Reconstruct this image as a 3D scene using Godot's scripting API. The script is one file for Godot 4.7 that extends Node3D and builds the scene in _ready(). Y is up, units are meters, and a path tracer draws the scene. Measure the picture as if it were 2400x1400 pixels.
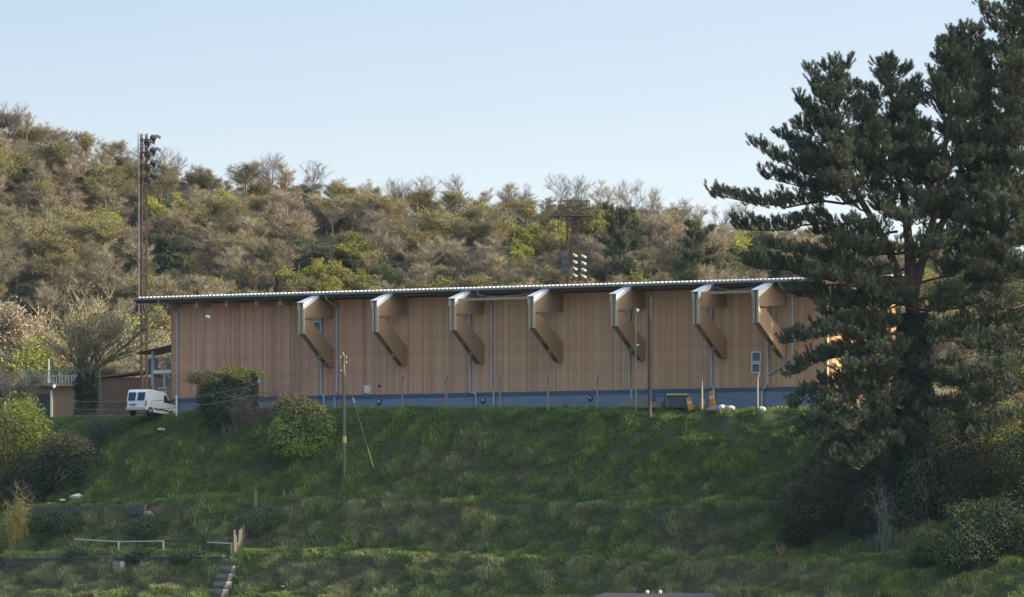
extends Node3D
# A timber clad sports hall on a terraced grass bank, seen from across the valley floor.
# Hall frame: origin ORIGIN, t runs along the wall (right, nearer), n out of the wall, y up.

const ORIGIN := Vector3(-18.6, 0.0, -509.0)
const TURN := -0.610865          # 35 degrees
const CA := 0.819152
const SA := 0.573576
const EYE := Vector3(0.0, -11.92, 0.0)

var used := {}
var rng := RandomNumberGenerator.new()
var bumps := FastNoiseLite.new()
var patch := FastNoiseLite.new()
var M := {}


# ---------------------------------------------------------------- mesh writer
class Geo:
	var v := PackedVector3Array()
	var n := PackedVector3Array()
	var c := PackedColorArray()
	var col := Color.WHITE

	func tri(a: Vector3, b: Vector3, d: Vector3, out := Vector3.ZERO) -> void:
		var nn := (d - a).cross(b - a)
		if nn.length_squared() < 1e-16:
			return
		nn = nn.normalized()
		if out != Vector3.ZERO and nn.dot(out) < 0.0:
			nn = -nn
			v.append(a); v.append(d); v.append(b)
		else:
			v.append(a); v.append(b); v.append(d)
		for i in 3:
			n.append(nn); c.append(col)

	func quad(a: Vector3, b: Vector3, d: Vector3, e: Vector3, out := Vector3.ZERO) -> void:
		tri(a, b, d, out)
		tri(a, d, e, out)

	# box spanned by a centre and three half axes
	func slab(m: Vector3, x: Vector3, y: Vector3, z: Vector3) -> void:
		quad(m + x - y - z, m + x + y - z, m + x + y + z, m + x - y + z, x)
		quad(m - x - y - z, m - x + y - z, m - x + y + z, m - x - y + z, -x)
		quad(m - x + y - z, m + x + y - z, m + x + y + z, m - x + y + z, y)
		quad(m - x - y - z, m + x - y - z, m + x - y + z, m - x - y + z, -y)
		quad(m - x - y + z, m + x - y + z, m + x + y + z, m - x + y + z, z)
		quad(m - x - y - z, m + x - y - z, m + x + y - z, m - x + y - z, -z)

	func box(lo: Vector3, hi: Vector3) -> void:
		var h := (hi - lo) * 0.5
		slab((lo + hi) * 0.5, Vector3(h.x, 0, 0), Vector3(0, h.y, 0), Vector3(0, 0, h.z))

	func bar(a: Vector3, b: Vector3, w: float, h: float, up := Vector3.UP) -> void:
		var d := (b - a)
		var f := d.normalized()
		if absf(f.dot(up)) > 0.98:
			up = Vector3.RIGHT
		var s := f.cross(up).normalized()
		slab((a + b) * 0.5, d * 0.5, s.cross(f) * h * 0.5, s * w * 0.5)

	func tube(p: PackedVector3Array, r: PackedFloat32Array, sides := 6, cap := true) -> void:
		var rings := []
		for i in p.size():
			var f := (p[mini(i + 1, p.size() - 1)] - p[maxi(i - 1, 0)]).normalized()
			var s := f.cross(Vector3.UP if absf(f.y) < 0.95 else Vector3.RIGHT).normalized()
			var u := s.cross(f)
			var ring := PackedVector3Array()
			for k in sides:
				var q := TAU * k / sides
				ring.append(s * cos(q) + u * sin(q))
			rings.append(ring)
		for i in p.size() - 1:
			var ra: PackedVector3Array = rings[i]
			var rb: PackedVector3Array = rings[i + 1]
			for k in sides:
				var k2 := (k + 1) % sides
				var q := [p[i] + ra[k] * r[i], p[i] + ra[k2] * r[i], p[i + 1] + rb[k2] * r[i + 1], p[i + 1] + rb[k] * r[i + 1]]
				var nn := [ra[k], ra[k2], rb[k2], rb[k]]
				for w in [0, 1, 2, 0, 2, 3]:
					v.append(q[w]); n.append(nn[w]); c.append(col)
		if cap:
			for e in [0, p.size() - 1]:
				var ring: PackedVector3Array = rings[e]
				var out: Vector3 = (p[e] - p[1]) if e == 0 else (p[e] - p[e - 1])
				for k in range(1, sides - 1):
					tri(p[e] + ring[0] * r[e], p[e] + ring[k] * r[e], p[e] + ring[k + 1] * r[e], out)

	# outline in the plane spanned by ux and uy, pushed along d (both ends closed)
	func prism(poly: PackedVector2Array, o: Vector3, ux: Vector3, uy: Vector3, d: Vector3) -> void:
		var idx := Geometry2D.triangulate_polygon(poly)
		for i in range(0, idx.size(), 3):
			var q := []
			for k in 3:
				var p2 := poly[idx[i + k]]
				q.append(o + ux * p2.x + uy * p2.y)
			tri(q[0], q[1], q[2], -d)
			tri(q[0] + d, q[1] + d, q[2] + d, d)
		var ccw := 0.0
		for i in poly.size():
			var a := poly[i]
			var b := poly[(i + 1) % poly.size()]
			ccw += a.x * b.y - b.x * a.y
		for i in poly.size():
			var a := poly[i]
			var b := poly[(i + 1) % poly.size()]
			var e := (b - a).normalized()
			var o2 := Vector2(e.y, -e.x) * signf(ccw)
			var A := o + ux * a.x + uy * a.y
			var B := o + ux * b.x + uy * b.y
			quad(A, B, B + d, A + d, ux * o2.x + uy * o2.y)

	func lathe(prof: PackedVector2Array, o: Vector3, axis: Vector3, sides := 12) -> void:
		var p := PackedVector3Array()
		var r := PackedFloat32Array()
		for q in prof:
			p.append(o + axis * q.y)
			r.append(maxf(q.x, 0.001))
		tube(p, r, sides, true)

	# a pointed leaf made of two triangles folded along its midrib
	func leaf(p: Vector3, dir: Vector3, side: Vector3, l: float, w: float) -> void:
		var up := side.cross(dir)
		var tip := p + dir * l
		var mid := p + dir * l * 0.5
		tri(p, mid + side * w * 0.5 + up * w * 0.15, tip)
		tri(p, tip, mid - side * w * 0.5 + up * w * 0.15)

	func commit(mesh: ArrayMesh = null, m: Material = null) -> ArrayMesh:
		if mesh == null:
			mesh = ArrayMesh.new()
		var a := []
		a.resize(Mesh.ARRAY_MAX)
		a[Mesh.ARRAY_VERTEX] = v
		a[Mesh.ARRAY_NORMAL] = n
		a[Mesh.ARRAY_COLOR] = c
		mesh.add_surface_from_arrays(Mesh.PRIMITIVE_TRIANGLES, a)
		if m:
			mesh.surface_set_material(mesh.get_surface_count() - 1, m)
		return mesh


# ---------------------------------------------------------------- naming
func numbered(called: String) -> String:
	var k: int = used.get(called, 0)
	used[called] = k + 1
	return called if k == 0 else "%s_%03d" % [called, k]


func tag(o: Node3D, label: String, category: String, group := "", kind := "") -> Node3D:
	if label: o.set_meta("label", label)
	if category: o.set_meta("category", category)
	if group: o.set_meta("group", group)
	if kind: o.set_meta("kind", kind)
	return o


func thing(called: String, label: String, category: String, at := Vector3.ZERO, turn := 0.0, group := "") -> Node3D:
	var o := Node3D.new()
	o.name = numbered(called)
	add_child(o)
	o.position = at
	o.rotation.y = turn
	tag(o, label, category, group)
	return o


func part(called: String, mesh: Mesh, m: Material, parent: Node3D) -> MeshInstance3D:
	var o := MeshInstance3D.new()
	o.name = called
	o.mesh = mesh
	if m:
		o.material_override = m
	parent.add_child(o, true)
	return o


func solo(called: String, mesh: Mesh, m: Material, label: String, category: String, at := Vector3.ZERO, turn := 0.0, group := "", kind := "") -> MeshInstance3D:
	var o := MeshInstance3D.new()
	o.name = numbered(called)
	o.mesh = mesh
	if m:
		o.material_override = m
	add_child(o)
	o.position = at
	o.rotation.y = turn
	tag(o, label, category, group, kind)
	return o


func again(o: Node3D, called: String, label: String, at: Vector3, turn := 0.0, size := Vector3.ONE) -> Node3D:
	var d: Node3D = o.duplicate()
	d.name = numbered(called)
	add_child(d)
	d.position = at
	d.rotation = Vector3(0, turn, 0)
	d.scale = size
	d.set_meta("label", label)
	return d


func many(called: String, mesh: Mesh, m: Material, xf: Array, cols: PackedColorArray, parent: Node3D) -> MultiMeshInstance3D:
	var mm := MultiMesh.new()
	mm.transform_format = MultiMesh.TRANSFORM_3D
	mm.use_colors = true
	mm.mesh = mesh
	mm.instance_count = xf.size()
	for i in xf.size():
		mm.set_instance_transform(i, xf[i])
		mm.set_instance_color(i, cols[i])
	var o := MultiMeshInstance3D.new()
	o.name = numbered(called) if parent == self else called
	o.multimesh = mm
	if m:
		o.material_override = m
	o.set_meta("kind", "stuff")
	parent.add_child(o, true)
	return o


# ---------------------------------------------------------------- materials
func tone(r: float, g: float, b: float) -> Color:
	return Color(r, g, b).linear_to_srgb()


func paint(called: String, c: Color, rough := 0.8, metal := 0.0) -> StandardMaterial3D:
	var m := StandardMaterial3D.new()
	m.resource_name = called
	m.albedo_color = c.linear_to_srgb()
	m.roughness = rough
	m.metallic = metal
	M[called] = m
	return m


func grain(called: String, freq: float, lo: float, hi: float, size := 512, octaves := 4) -> NoiseTexture2D:
	var f := FastNoiseLite.new()
	f.seed = hash(called)
	f.frequency = freq
	f.fractal_octaves = octaves
	var t := NoiseTexture2D.new()
	t.noise = f
	t.width = size
	t.height = size
	t.seamless = true
	var g := Gradient.new()
	g.set_color(0, Color(lo, lo, lo))
	g.set_color(1, Color(hi, hi, hi))
	t.color_ramp = g
	return t


func textured(m: StandardMaterial3D, t: Texture2D, scale: Vector3, world := false) -> StandardMaterial3D:
	m.albedo_texture = t
	m.uv1_triplanar = true
	m.uv1_world_triplanar = world
	m.uv1_scale = scale
	return m


func leafy(called: String, through := 0.25) -> StandardMaterial3D:
	var m := paint(called, Color.WHITE, 0.7)
	m.vertex_color_use_as_albedo = true
	if through > 0.0:
		m.backlight_enabled = true
		m.backlight = Color(through, through, through)
	return m


func make_materials() -> void:
	var streak := grain("streak", 0.02, 0.80, 1.0)
	var blotch := grain("blotch", 0.015, 0.7, 1.0)
	var faint := grain("faint", 0.012, 0.90, 1.0)
	# larch boards: a range of weathered reds and greys, redder towards the left end
	var tints := [
		Color(0.760, 0.375, 0.250), Color(0.860, 0.500, 0.345), Color(0.600, 0.290, 0.195), Color(0.840, 0.455, 0.320),
		Color(0.840, 0.495, 0.300), Color(0.740, 0.430, 0.260), Color(0.640, 0.365, 0.225), Color(0.860, 0.570, 0.365),
		Color(0.840, 0.475, 0.255), Color(0.760, 0.410, 0.215), Color(0.860, 0.550, 0.320), Color(0.640, 0.355, 0.200)]
	for i in tints.size():
		var mean: Color = (tints[i / 4 * 4] + tints[i / 4 * 4 + 1] + tints[i / 4 * 4 + 2] + tints[i / 4 * 4 + 3]) * 0.25
		var b := paint("larch%d" % i, tints[i].lerp(mean, 0.45), 0.85)
		textured(b, streak, Vector3(3.2, 0.10, 3.2))
	textured(paint("glulam", Color(0.42, 0.275, 0.165), 0.75), streak, Vector3(0.25, 2.5, 0.25))
	textured(paint("glulam_edge", Color(0.58, 0.49, 0.37), 0.8), streak, Vector3(2.5, 0.2, 2.5))
	textured(paint("dark_timber", Color(0.10, 0.065, 0.045), 0.85), streak, Vector3(2, 0.3, 2))
	textured(paint("pale_timber", Color(0.52, 0.40, 0.25), 0.8), streak, Vector3(2, 0.3, 2))
	textured(paint("old_timber", Color(0.17, 0.155, 0.125), 0.9), streak, Vector3(3, 0.4, 3))
	textured(paint("pole_timber", Color(0.13, 0.10, 0.075), 0.9), streak, Vector3(3, 0.3, 3))
	textured(paint("plinth_render", Color(0.25, 0.305, 0.40), 0.8), faint, Vector3(0.12, 0.3, 0.12))
	paint("plinth_band", Color(0.075, 0.125, 0.20), 0.6)
	textured(paint("roof_sheet", Color(0.62, 0.64, 0.66), 0.35, 0.25), blotch, Vector3(0.5, 0.5, 0.5))
	paint("cap_sheet", Color(0.60, 0.63, 0.68), 0.4, 0.2)
	paint("gutter_grey", Color(0.34, 0.37, 0.41), 0.5, 0.2)
	paint("pipe_grey", Color(0.40, 0.46, 0.56), 0.4, 0.3)
	paint("white_paint", Color(0.78, 0.78, 0.76), 0.5)
	paint("flashing", Color(0.80, 0.79, 0.74), 0.5)
	paint("van_white", Color(0.74, 0.76, 0.78), 0.35).clearcoat_enabled = true
	paint("van_grey", Color(0.50, 0.48, 0.45), 0.5)
	paint("black_rubber", Color(0.02, 0.02, 0.022), 0.8)
	var gl := paint("dark_glass", Color(0.02, 0.028, 0.028), 0.08)
	gl.metallic_specular = 0.7
	paint("louvre", Color(0.20, 0.23, 0.27), 0.6)
	paint("lamp_lens", Color(0.60, 0.64, 0.68), 0.3)
	textured(paint("rust", Color(0.085, 0.055, 0.042), 0.9), blotch, Vector3(0.8, 0.8, 0.8))
	textured(paint("rust_red", Color(0.16, 0.07, 0.055), 0.9), blotch, Vector3(0.8, 0.8, 0.8))
	paint("lamp_dark", Color(0.035, 0.045, 0.05), 0.5)
	paint("lamp_pale", Color(0.30, 0.31, 0.31), 0.5)
	paint("steel_grey", Color(0.22, 0.24, 0.27), 0.5, 0.3)
	paint("steel_dark", Color(0.05, 0.06, 0.06), 0.5, 0.3)
	textured(paint("concrete", Color(0.36, 0.34, 0.30), 0.95), blotch, Vector3(1.2, 1.2, 1.2))
	textured(paint("concrete_dark", Color(0.15, 0.15, 0.13), 0.95), blotch, Vector3(1.2, 1.2, 1.2))
	textured(paint("gravel", Color(0.26, 0.255, 0.28), 0.95), grain("gravel", 0.12, 0.45, 1.0), Vector3(0.8, 0.8, 0.8))
	textured(paint("brick", Color(0.40, 0.275, 0.205), 0.9), grain("brick", 0.09, 0.6, 1.0), Vector3(1.2, 2.4, 1.2))
	textured(paint("brick_brown", Color(0.22, 0.16, 0.125), 0.9), grain("brick2", 0.09, 0.6, 1.0), Vector3(1.2, 2.4, 1.2))
	paint("door_green", Color(0.03, 0.05, 0.045), 0.6)
	paint("mesh_green", Color(0.07, 0.13, 0.10), 0.6)
	paint("bin_blue", Color(0.045, 0.06, 0.085), 0.5)
	paint("bin_lid", Color(0.22, 0.32, 0.09), 0.5)
	paint("barrier_orange", Color(0.60, 0.26, 0.03), 0.6)
	paint("bench_blue", Color(0.06, 0.085, 0.19), 0.6)
	paint("stone_white", Color(0.58, 0.57, 0.52), 0.95)
	paint("band_yellow", Color(0.50, 0.44, 0.12), 0.6)
	paint("cable", Color(0.20, 0.24, 0.18), 0.7)
	textured(paint("bark", Color(0.085, 0.068, 0.05), 0.95), streak, Vector3(2, 0.4, 2))
	textured(paint("pine_bark", Color(0.14, 0.085, 0.06), 0.95), streak, Vector3(1.5, 0.4, 1.5))
	leafy("leaves")
	leafy("twigs", 0.0)
	leafy("needles", 0.3)
	leafy("grass_blades", 0.5)
	var g := paint("turf", Color.WHITE, 1.0)
	g.vertex_color_use_as_albedo = true
	textured(g, grain("turf", 0.03, 0.45, 1.0), Vector3(0.25, 0.25, 0.25), true)


# ---------------------------------------------------------------- the lie of the land
const PROFILE := [[-9999.0, 0.0], [4.0, 0.0], [6.0, -0.3], [13.2, -6.1], [14.8, -6.55], [19.0, -9.75], [21.0, -10.05], [25.0, -12.5], [27.5, -13.1], [45.0, -13.8], [9999.0, -13.8]]
const CREST := [[-149.0, 44.9], [-70.8, 38.9], [-53.2, 35.2], [-48.8, 33.7], [-39.9, 30.7], [-34.6, 29.6], [-30.2, 28.9], [-17.7, 27.9], [-8.9, 26.1], [8.9, 25.8], [17.9, 24.9], [22.4, 23.8], [31.3, 22.3], [52.9, 20.0], [74.5, 18.5], [223.5, 14.1]]


func along(table: Array, x: float) -> float:
	for i in table.size() - 1:
		if x <= table[i + 1][0]:
			var a: Array = table[i]
			var b: Array = table[i + 1]
			return lerpf(a[1], b[1], clampf((x - a[0]) / (b[0] - a[0]), 0.0, 1.0))
	return table[-1][1]


func to_tn(x: float, z: float) -> Vector2:
	var dx := x - ORIGIN.x
	var dz := z - ORIGIN.z
	return Vector2(dx * CA + dz * SA, -dx * SA + dz * CA)


func land(x: float, z: float, rough := true) -> float:
	var q := to_tn(x, z)
	var y := along(PROFILE, q.y)
	if z > -590.0 and q.y > -40.0:
		y += clampf((26.0 - q.x) * 0.0142, -0.4, 0.2) if q.x > 0.0 else maxf(-0.1, 0.2 + q.x * 0.04)
		var knoll := smoothstep(36.0, 42.0, q.x) * (1.0 - smoothstep(52.0, 58.0, q.x)) * exp(-pow((q.y - 5.4) / 1.7, 2.0))
		y += knoll * (0.10 + 0.75 * bumps.get_noise_2d(q.x * 13.0, q.y * 9.0))
		y -= 0.42 * smoothstep(36.0, 41.0, q.x) * exp(-pow((q.y - 6.2) / 1.5, 2.0))
	if z < -690.0:
		var d := -z
		y += along(CREST, x) * clampf((d - 690.0) / 55.0, 0.0, 1.0) - maxf(0.0, d - 745.0) * 0.05
	if rough:
		var k := smoothstep(3.5, 8.0, q.y) * (1.0 - smoothstep(30.0, 40.0, q.y))
		y += k * (bumps.get_noise_2d(x * 3.0, z * 3.0) * 0.26 + bumps.get_noise_2d(x * 14.0, z * 14.0) * 0.22)
	return y


# a point of the hall frame, on the ground unless y is given
func at(t: float, n: float, y := -99.0) -> Vector3:
	var x := ORIGIN.x + t * CA - n * SA
	var z := ORIGIN.z + t * SA + n * CA
	return Vector3(x, land(x, z) if y == -99.0 else y, z)


func ground_at(x: float, z: float) -> Vector3:
	return Vector3(x, land(x, z), z)


# how grassy (green 1) or rough and dry (0) the sward is, by where it grows
func green_of(x: float, z: float) -> float:
	var q := to_tn(x, z)
	var n := q.y
	var g := 0.80
	if n > 14.8 and n < 19.0: g = 0.50
	if n > 21.2 and n < 25.6: g = 0.34
	if n >= 12.2 and n <= 14.8: g = 1.0
	if n >= 19.0 and n <= 21.2: g = 1.0
	if q.x < 14.0 and n > 14.5: g -= 0.14
	g += patch.get_noise_2d(x, z) * 0.75 + patch.get_noise_2d(x * 4.0 + 90.0, z * 4.0) * 0.5 + patch.get_noise_2d(x * 14.0, z * 14.0) * 0.3
	return clampf(g, 0.0, 1.0)


func build_ground() -> void:
	var xs := PackedFloat32Array()
	var zs := PackedFloat32Array()
	var x := -1500.0
	while x < 1500.0:
		xs.append(x)
		x += 0.45 if absf(x) < 46.0 else (3.0 if absf(x) < 120.0 else 60.0)
	var z := 300.0
	while z > -1500.0:
		zs.append(z)
		z -= 0.45 if z < -432.0 and z > -520.0 else (3.0 if z < -380.0 and z > -770.0 else 30.0)
	var nx := xs.size()
	var v := PackedVector3Array()
	var c := PackedColorArray()
	var idx := PackedInt32Array()
	for zz in zs:
		for xx in xs:
			v.append(Vector3(xx, land(xx, zz), zz))
			var soil := Color(0.13, 0.12, 0.065)
			if zz > -425.0:
				soil = Color(0.30, 0.26, 0.16)  # unseen valley floor, made paler to bounce warm light onto the hall
			if zz < -560.0:
				soil = Color(0.12, 0.10, 0.068)
			c.append(soil.lerp(Color(0.065, 0.12, 0.035), green_of(xx, zz) if zz > -560.0 and zz < -425.0 else 0.15))
	for j in zs.size() - 1:
		for i in nx - 1:
			var a := j * nx + i
			idx.append_array(PackedInt32Array([a, a + nx, a + 1, a + 1, a + nx, a + nx + 1]))
	var nrm := PackedVector3Array()
	nrm.resize(v.size())
	for i in range(0, idx.size(), 3):
		var p := v[idx[i]]
		var f := (v[idx[i + 1]] - p).cross(v[idx[i + 2]] - p)
		if f.y < 0.0: f = -f
		for k in 3:
			nrm[idx[i + k]] += f
	for i in nrm.size():
		nrm[i] = nrm[i].normalized()
	var arr := []
	arr.resize(Mesh.ARRAY_MAX)
	arr[Mesh.ARRAY_VERTEX] = v
	arr[Mesh.ARRAY_NORMAL] = nrm
	arr[Mesh.ARRAY_COLOR] = c
	arr[Mesh.ARRAY_INDEX] = idx
	var mesh := ArrayMesh.new()
	mesh.add_surface_from_arrays(Mesh.PRIMITIVE_TRIANGLES, arr)
	solo("ground", mesh, M.turf, "earth of the terraced bank, the flat top and the wooded hill", "ground", Vector3.ZERO, 0.0, "", "structure")


func grass_tuft(blades: int, reach: float, h: float, w: float, lean: float) -> ArrayMesh:
	var g := Geo.new()
	for i in blades:
		var a := rng.randf() * TAU
		var r := reach * sqrt(rng.randf())
		var p := Vector3(cos(a) * r, -0.03, sin(a) * r)
		var b := rng.randf() * TAU
		var d := Vector3(cos(b), 0, sin(b))
		var s := Vector3(-d.z, 0, d.x) * w
		var l := h * rng.randf_range(0.55, 1.1)
		var k := lean * rng.randf_range(0.4, 1.3)
		var m := p + Vector3.UP * l * 0.6 + d * l * k * 0.35
		var tip := p + Vector3.UP * l * (1.0 - k * 0.35) + d * l * k
		g.col = Color(1, 1, 1) * rng.randf_range(0.8, 1.0)
		g.tri(p - s, p + s, m + s * 0.7)
		g.tri(p - s, m + s * 0.7, m - s * 0.7)
		g.tri(m - s * 0.7, m + s * 0.7, tip)
	return g.commit()


func build_grass() -> void:
	var meadow := []
	var meadow_c := PackedColorArray()
	var rough := []
	var rough_c := PackedColorArray()
	for i in 230000:
		var x := rng.randf_range(-40.0, 44.0)
		var n := rng.randf_range(0.6, 27.5)
		var t := (x - ORIGIN.x + n * SA) / CA
		var z := ORIGIN.z + t * SA + n * CA
		var g := green_of(x, z)
		var lush := g + rng.randf_range(-0.25, 0.25)
		var clump := patch.get_noise_2d(x * 9.0, z * 9.0)
		var s := rng.randf_range(0.7, 1.25) * clampf(1.0 + clump * 1.5, 0.45, 1.9)
		var b := Basis(Vector3.UP, rng.randf() * TAU).scaled(Vector3(s, s * rng.randf_range(0.7, 1.2), s))
		var p := Vector3(x, land(x, z), z)
		if t > 38.0 and t < 54.0 and n > 3.4 and n < 8.0:
			if rng.randf() < 0.45:
				continue
			b = b.scaled(Vector3(0.9, 0.6, 0.9))
			lush = 1.0
		if lush > 0.34:
			var k := rng.randf_range(0.72, 1.12)
			meadow.append(Transform3D(b, p))
			var c := Color(0.150, 0.245, 0.062).lerp(Color(0.25, 0.305, 0.095), rng.randf() * 0.7)
			c = c.lerp(Color(0.22, 0.22, 0.09), clampf(0.85 - g, 0.0, 0.6) * rng.randf())
			meadow_c.append(c * k * clampf(1.0 + clump * 0.8, 0.6, 1.5))  # tussock highlights and shade put into the blade colour
		else:
			var k2 := rng.randf_range(0.75, 1.15)
			rough.append(Transform3D(b, p))
			var c2 := Color(0.30, 0.285, 0.165).lerp(Color(0.17, 0.225, 0.085), sqrt(rng.randf()))
			c2 = c2.lerp(Color(0.33, 0.265, 0.18), rng.randf() * 0.45)
			rough_c.append(c2 * k2 * clampf(1.0 + clump * 0.9, 0.5, 1.5))  # same clump highlights and shade in the dry blade colour
	var a := many("meadow_grass", grass_tuft(13, 0.20, 0.24, 0.011, 0.75), M.grass_blades, meadow, meadow_c, self)
	tag(a, "green tussocky grass covering the bank and its terraces", "grass", "", "stuff")
	var r := many("rough_grass", grass_tuft(12, 0.20, 0.34, 0.010, 0.9), M.grass_blades, rough, rough_c, self)
	tag(r, "dry brown rough grass on the steeper lower slopes", "grass", "", "stuff")


func V(t: float, y: float, n: float) -> Vector3:
	return Vector3(t, y, n)


func build_hall() -> void:
	var hall := thing("sports_hall", "long timber clad sports hall with seven angular roof brackets along its front", "building", ORIGIN, TURN)
	var T0 := -7.0
	var T1 := 48.5
	var TOP := 8.12
	var BACK := -9.0
	# plinth and its dark band
	var g := Geo.new()
	g.box(V(T0 + 0.05, -1.2, BACK + 0.05), V(T1 - 0.05, 1.14, -0.03))
	part("plinth", g.commit(), M.plinth_render, hall)
	g = Geo.new()
	g.box(V(T0 + 0.02, 1.14, BACK), V(T1 - 0.02, 1.385, 0.035))
	part("plinth_band", g.commit(), M.plinth_band, hall)
	# the walls behind the boards
	g = Geo.new()
	g.box(V(T0 + 0.06, 1.385, BACK + 0.06), V(T1 - 0.06, TOP + 0.2, -0.06))
	var core := part("wall", g.commit(), M.dark_timber, hall)
	# vertical boards, shared meshes
	var boards := []
	for k in 3:
		g = Geo.new()
		var w: float = [0.0975, 0.0955, 0.0985][k]
		var d: float = [0.0, 0.008, 0.016][k]
		var ch := 0.010
		var poly := PackedVector2Array([Vector2(-w, -0.06), Vector2(-w, d - ch), Vector2(-w + ch, d), Vector2(w - ch, d), Vector2(w, d - ch), Vector2(w, -0.06)])
		g.prism(poly, Vector3(0, 1.39, 0), Vector3.RIGHT, Vector3.BACK, Vector3(0, TOP - 1.39, 0))
		boards.append(g.commit())
	var count := 270
	for i in count:
		var t := T0 + 0.10 + (T1 - T0 - 0.20) * i / (count - 1.0)
		var f := (t - T0) / (T1 - T0)
		var band := 0
		var q := rng.randf() * 0.5 + f * 0.95
		if q > 0.42: band = 4
		if q > 1.02: band = 8
		var o := part("board", boards[rng.randi() % 3], M["larch%d" % (band + rng.randi() % 4)], core)
		o.position = V(t, 0, 0)
	for i in 29:
		var o := part("board", boards[rng.randi() % 3], M["larch%d" % (8 + rng.randi() % 4)], core)
		o.position = V(T1 - 0.001, -1.436, -0.25 - i * 0.3)
		o.scale = Vector3(1.5, 1.177, 1.0)
		o.rotation.y = PI / 2
	g = Geo.new()
	g.box(V(T0 - 0.06, 1.39, -0.14), V(T0 + 0.0, TOP, 0.05))
	part("corner_board", g.commit(), M.pale_timber, hall)
	g = Geo.new()
	g.box(V(T1 + 0.0, 1.39, -0.12), V(T1 + 0.07, TOP, 0.05))
	part("corner_board", g.commit(), M.pale_timber, hall)
	# roof: ribbed sheet falling towards the eaves
	var eave := 1.7
	var EY := 8.56
	var R0 := T0 - 2.0
	var R1 := T1 + 1.0
	var up := Vector3(0, 0.052, -1).normalized()
	var deep := (eave - BACK + 0.6) / 0.99
	g = Geo.new()
	var pitch := 0.333
	var prof := PackedVector2Array()
	var t2 := R0
	while t2 < R1 - pitch:
		prof.append_array(PackedVector2Array([Vector2(t2, 0), Vector2(t2 + 0.16, 0), Vector2(t2 + 0.19, 0.075), Vector2(t2 + 0.30, 0.075)]))
		t2 += pitch
	prof.append(Vector2(t2, 0))
	var o0 := V(0, EY, eave)
	for i in prof.size() - 1:
		var a := prof[i]
		var b := prof[i + 1]
		var A := o0 + Vector3(a.x, a.y, 0)
		var B := o0 + Vector3(b.x, b.y, 0)
		g.quad(A, B, B + up * deep, A + up * deep, Vector3.UP * 0.2 + Vector3(a.y - b.y, 0, 0))
		g.quad(A - Vector3(0, a.y + 0.02, 0), B - Vector3(0, b.y + 0.02, 0), B, A, Vector3.BACK)
	var roof := part("roof", g.commit(), M.roof_sheet, hall)
	g = Geo.new()
	var dk := Vector3(R0 + 0.02, EY - 0.03, eave - 0.02)
	g.slab(V((R0 + R1) * 0.5, EY - 0.13, eave - 0.05) + up * (deep * 0.5), V((R1 - R0) * 0.5 - 0.03, 0, 0), Vector3(0, 0.095, 0), up * (deep * 0.5 - 0.05))
	part("roof_deck", g.commit(), M.dark_timber, roof)
	# half round gutter
	g = Geo.new()
	var gp := PackedVector2Array()
	for k in 9:
		var q2 := PI + PI * k / 8.0
		gp.append(Vector2(eave + 0.14 + cos(q2) * 0.13, EY - 0.03 + sin(q2) * 0.16))
	gp.append(Vector2(eave + 0.25, EY - 0.03))
	for k in 7:
		var q3 := TAU - PI * (k + 0.5) / 7.0
		gp.append(Vector2(eave + 0.14 + cos(q3) * 0.115, EY - 0.03 + sin(q3) * 0.145))
	g.prism(gp, V(R0 + 0.05, 0, 0), Vector3.BACK, Vector3.UP, V(R1 - R0 - 0.1, 0, 0))
	part("gutter", g.commit(), M.gutter_grey, roof)
	# fascia under the gutter and verges
	g = Geo.new()
	g.box(V(R0 + 0.03, EY - 0.40, eave - 0.07), V(R1 - 0.03, EY - 0.05, eave - 0.02))
	part("fascia", g.commit(), M.dark_timber, roof)
	for e in [R0, R1 - 0.05]:
		g = Geo.new()
		g.slab(V(e + 0.025, EY - 0.20, eave - 0.02) + up * (deep * 0.5), V(0.03, 0, 0), Vector3(0, 0.21, 0), up * deep * 0.5)
		part("verge_board", g.commit(), M.dark_timber, roof)
	# rafter ends under the plain left part and the pale end beam
	for t in [-6.3, -3.7, -1.05, 1.6, 3.7]:
		g = Geo.new()
		g.box(V(t - 0.11, 7.78, -0.02), V(t + 0.11, 8.40, eave - 0.25))
		part("rafter_end", g.commit(), M.pale_timber, roof)
	g = Geo.new()
	g.box(V(T0 - 1.75, 7.42, -2.2), V(T0 - 0.06, 7.86, -1.6))
	part("end_beam", g.commit(), M.pale_timber, roof)
	# seven brackets
	var fins := [7.38, 13.75, 20.40, 27.03, 33.85, 40.53, 45.35]
	var proto: Node3D = null
	for t in fins:
		var b: Node3D
		if proto == null:
			b = make_bracket(hall)
			proto = b
		else:
			b = proto.duplicate()
			b.name = "bracket"
			hall.add_child(b, true)
		b.position = V(t, 0, 0)
	# tie beams between the bracket heads with thin bracing behind
	for e in [[20.40, 27.03], [40.53, 45.35]]:
		g = Geo.new()
		g.bar(V(e[0], 7.72, 3.15), V(e[1] - 0.45, 7.72, 3.15), 0.16, 0.17)
		var tb := part("tie_beam", g.commit(), M.pale_timber, hall)
		g = Geo.new()
		var m: float = (e[0] + e[1]) * 0.5
		g.bar(V(e[0], 8.2, 1.9), V(m, 7.80, 3.1), 0.03, 0.03)
		g.bar(V(m, 7.80, 3.1), V(e[1] - 0.45, 8.2, 1.9), 0.03, 0.03)
		part("brace_rod", g.commit(), M.steel_grey, tb)
	# downpipes
	var r := 0.075
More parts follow.
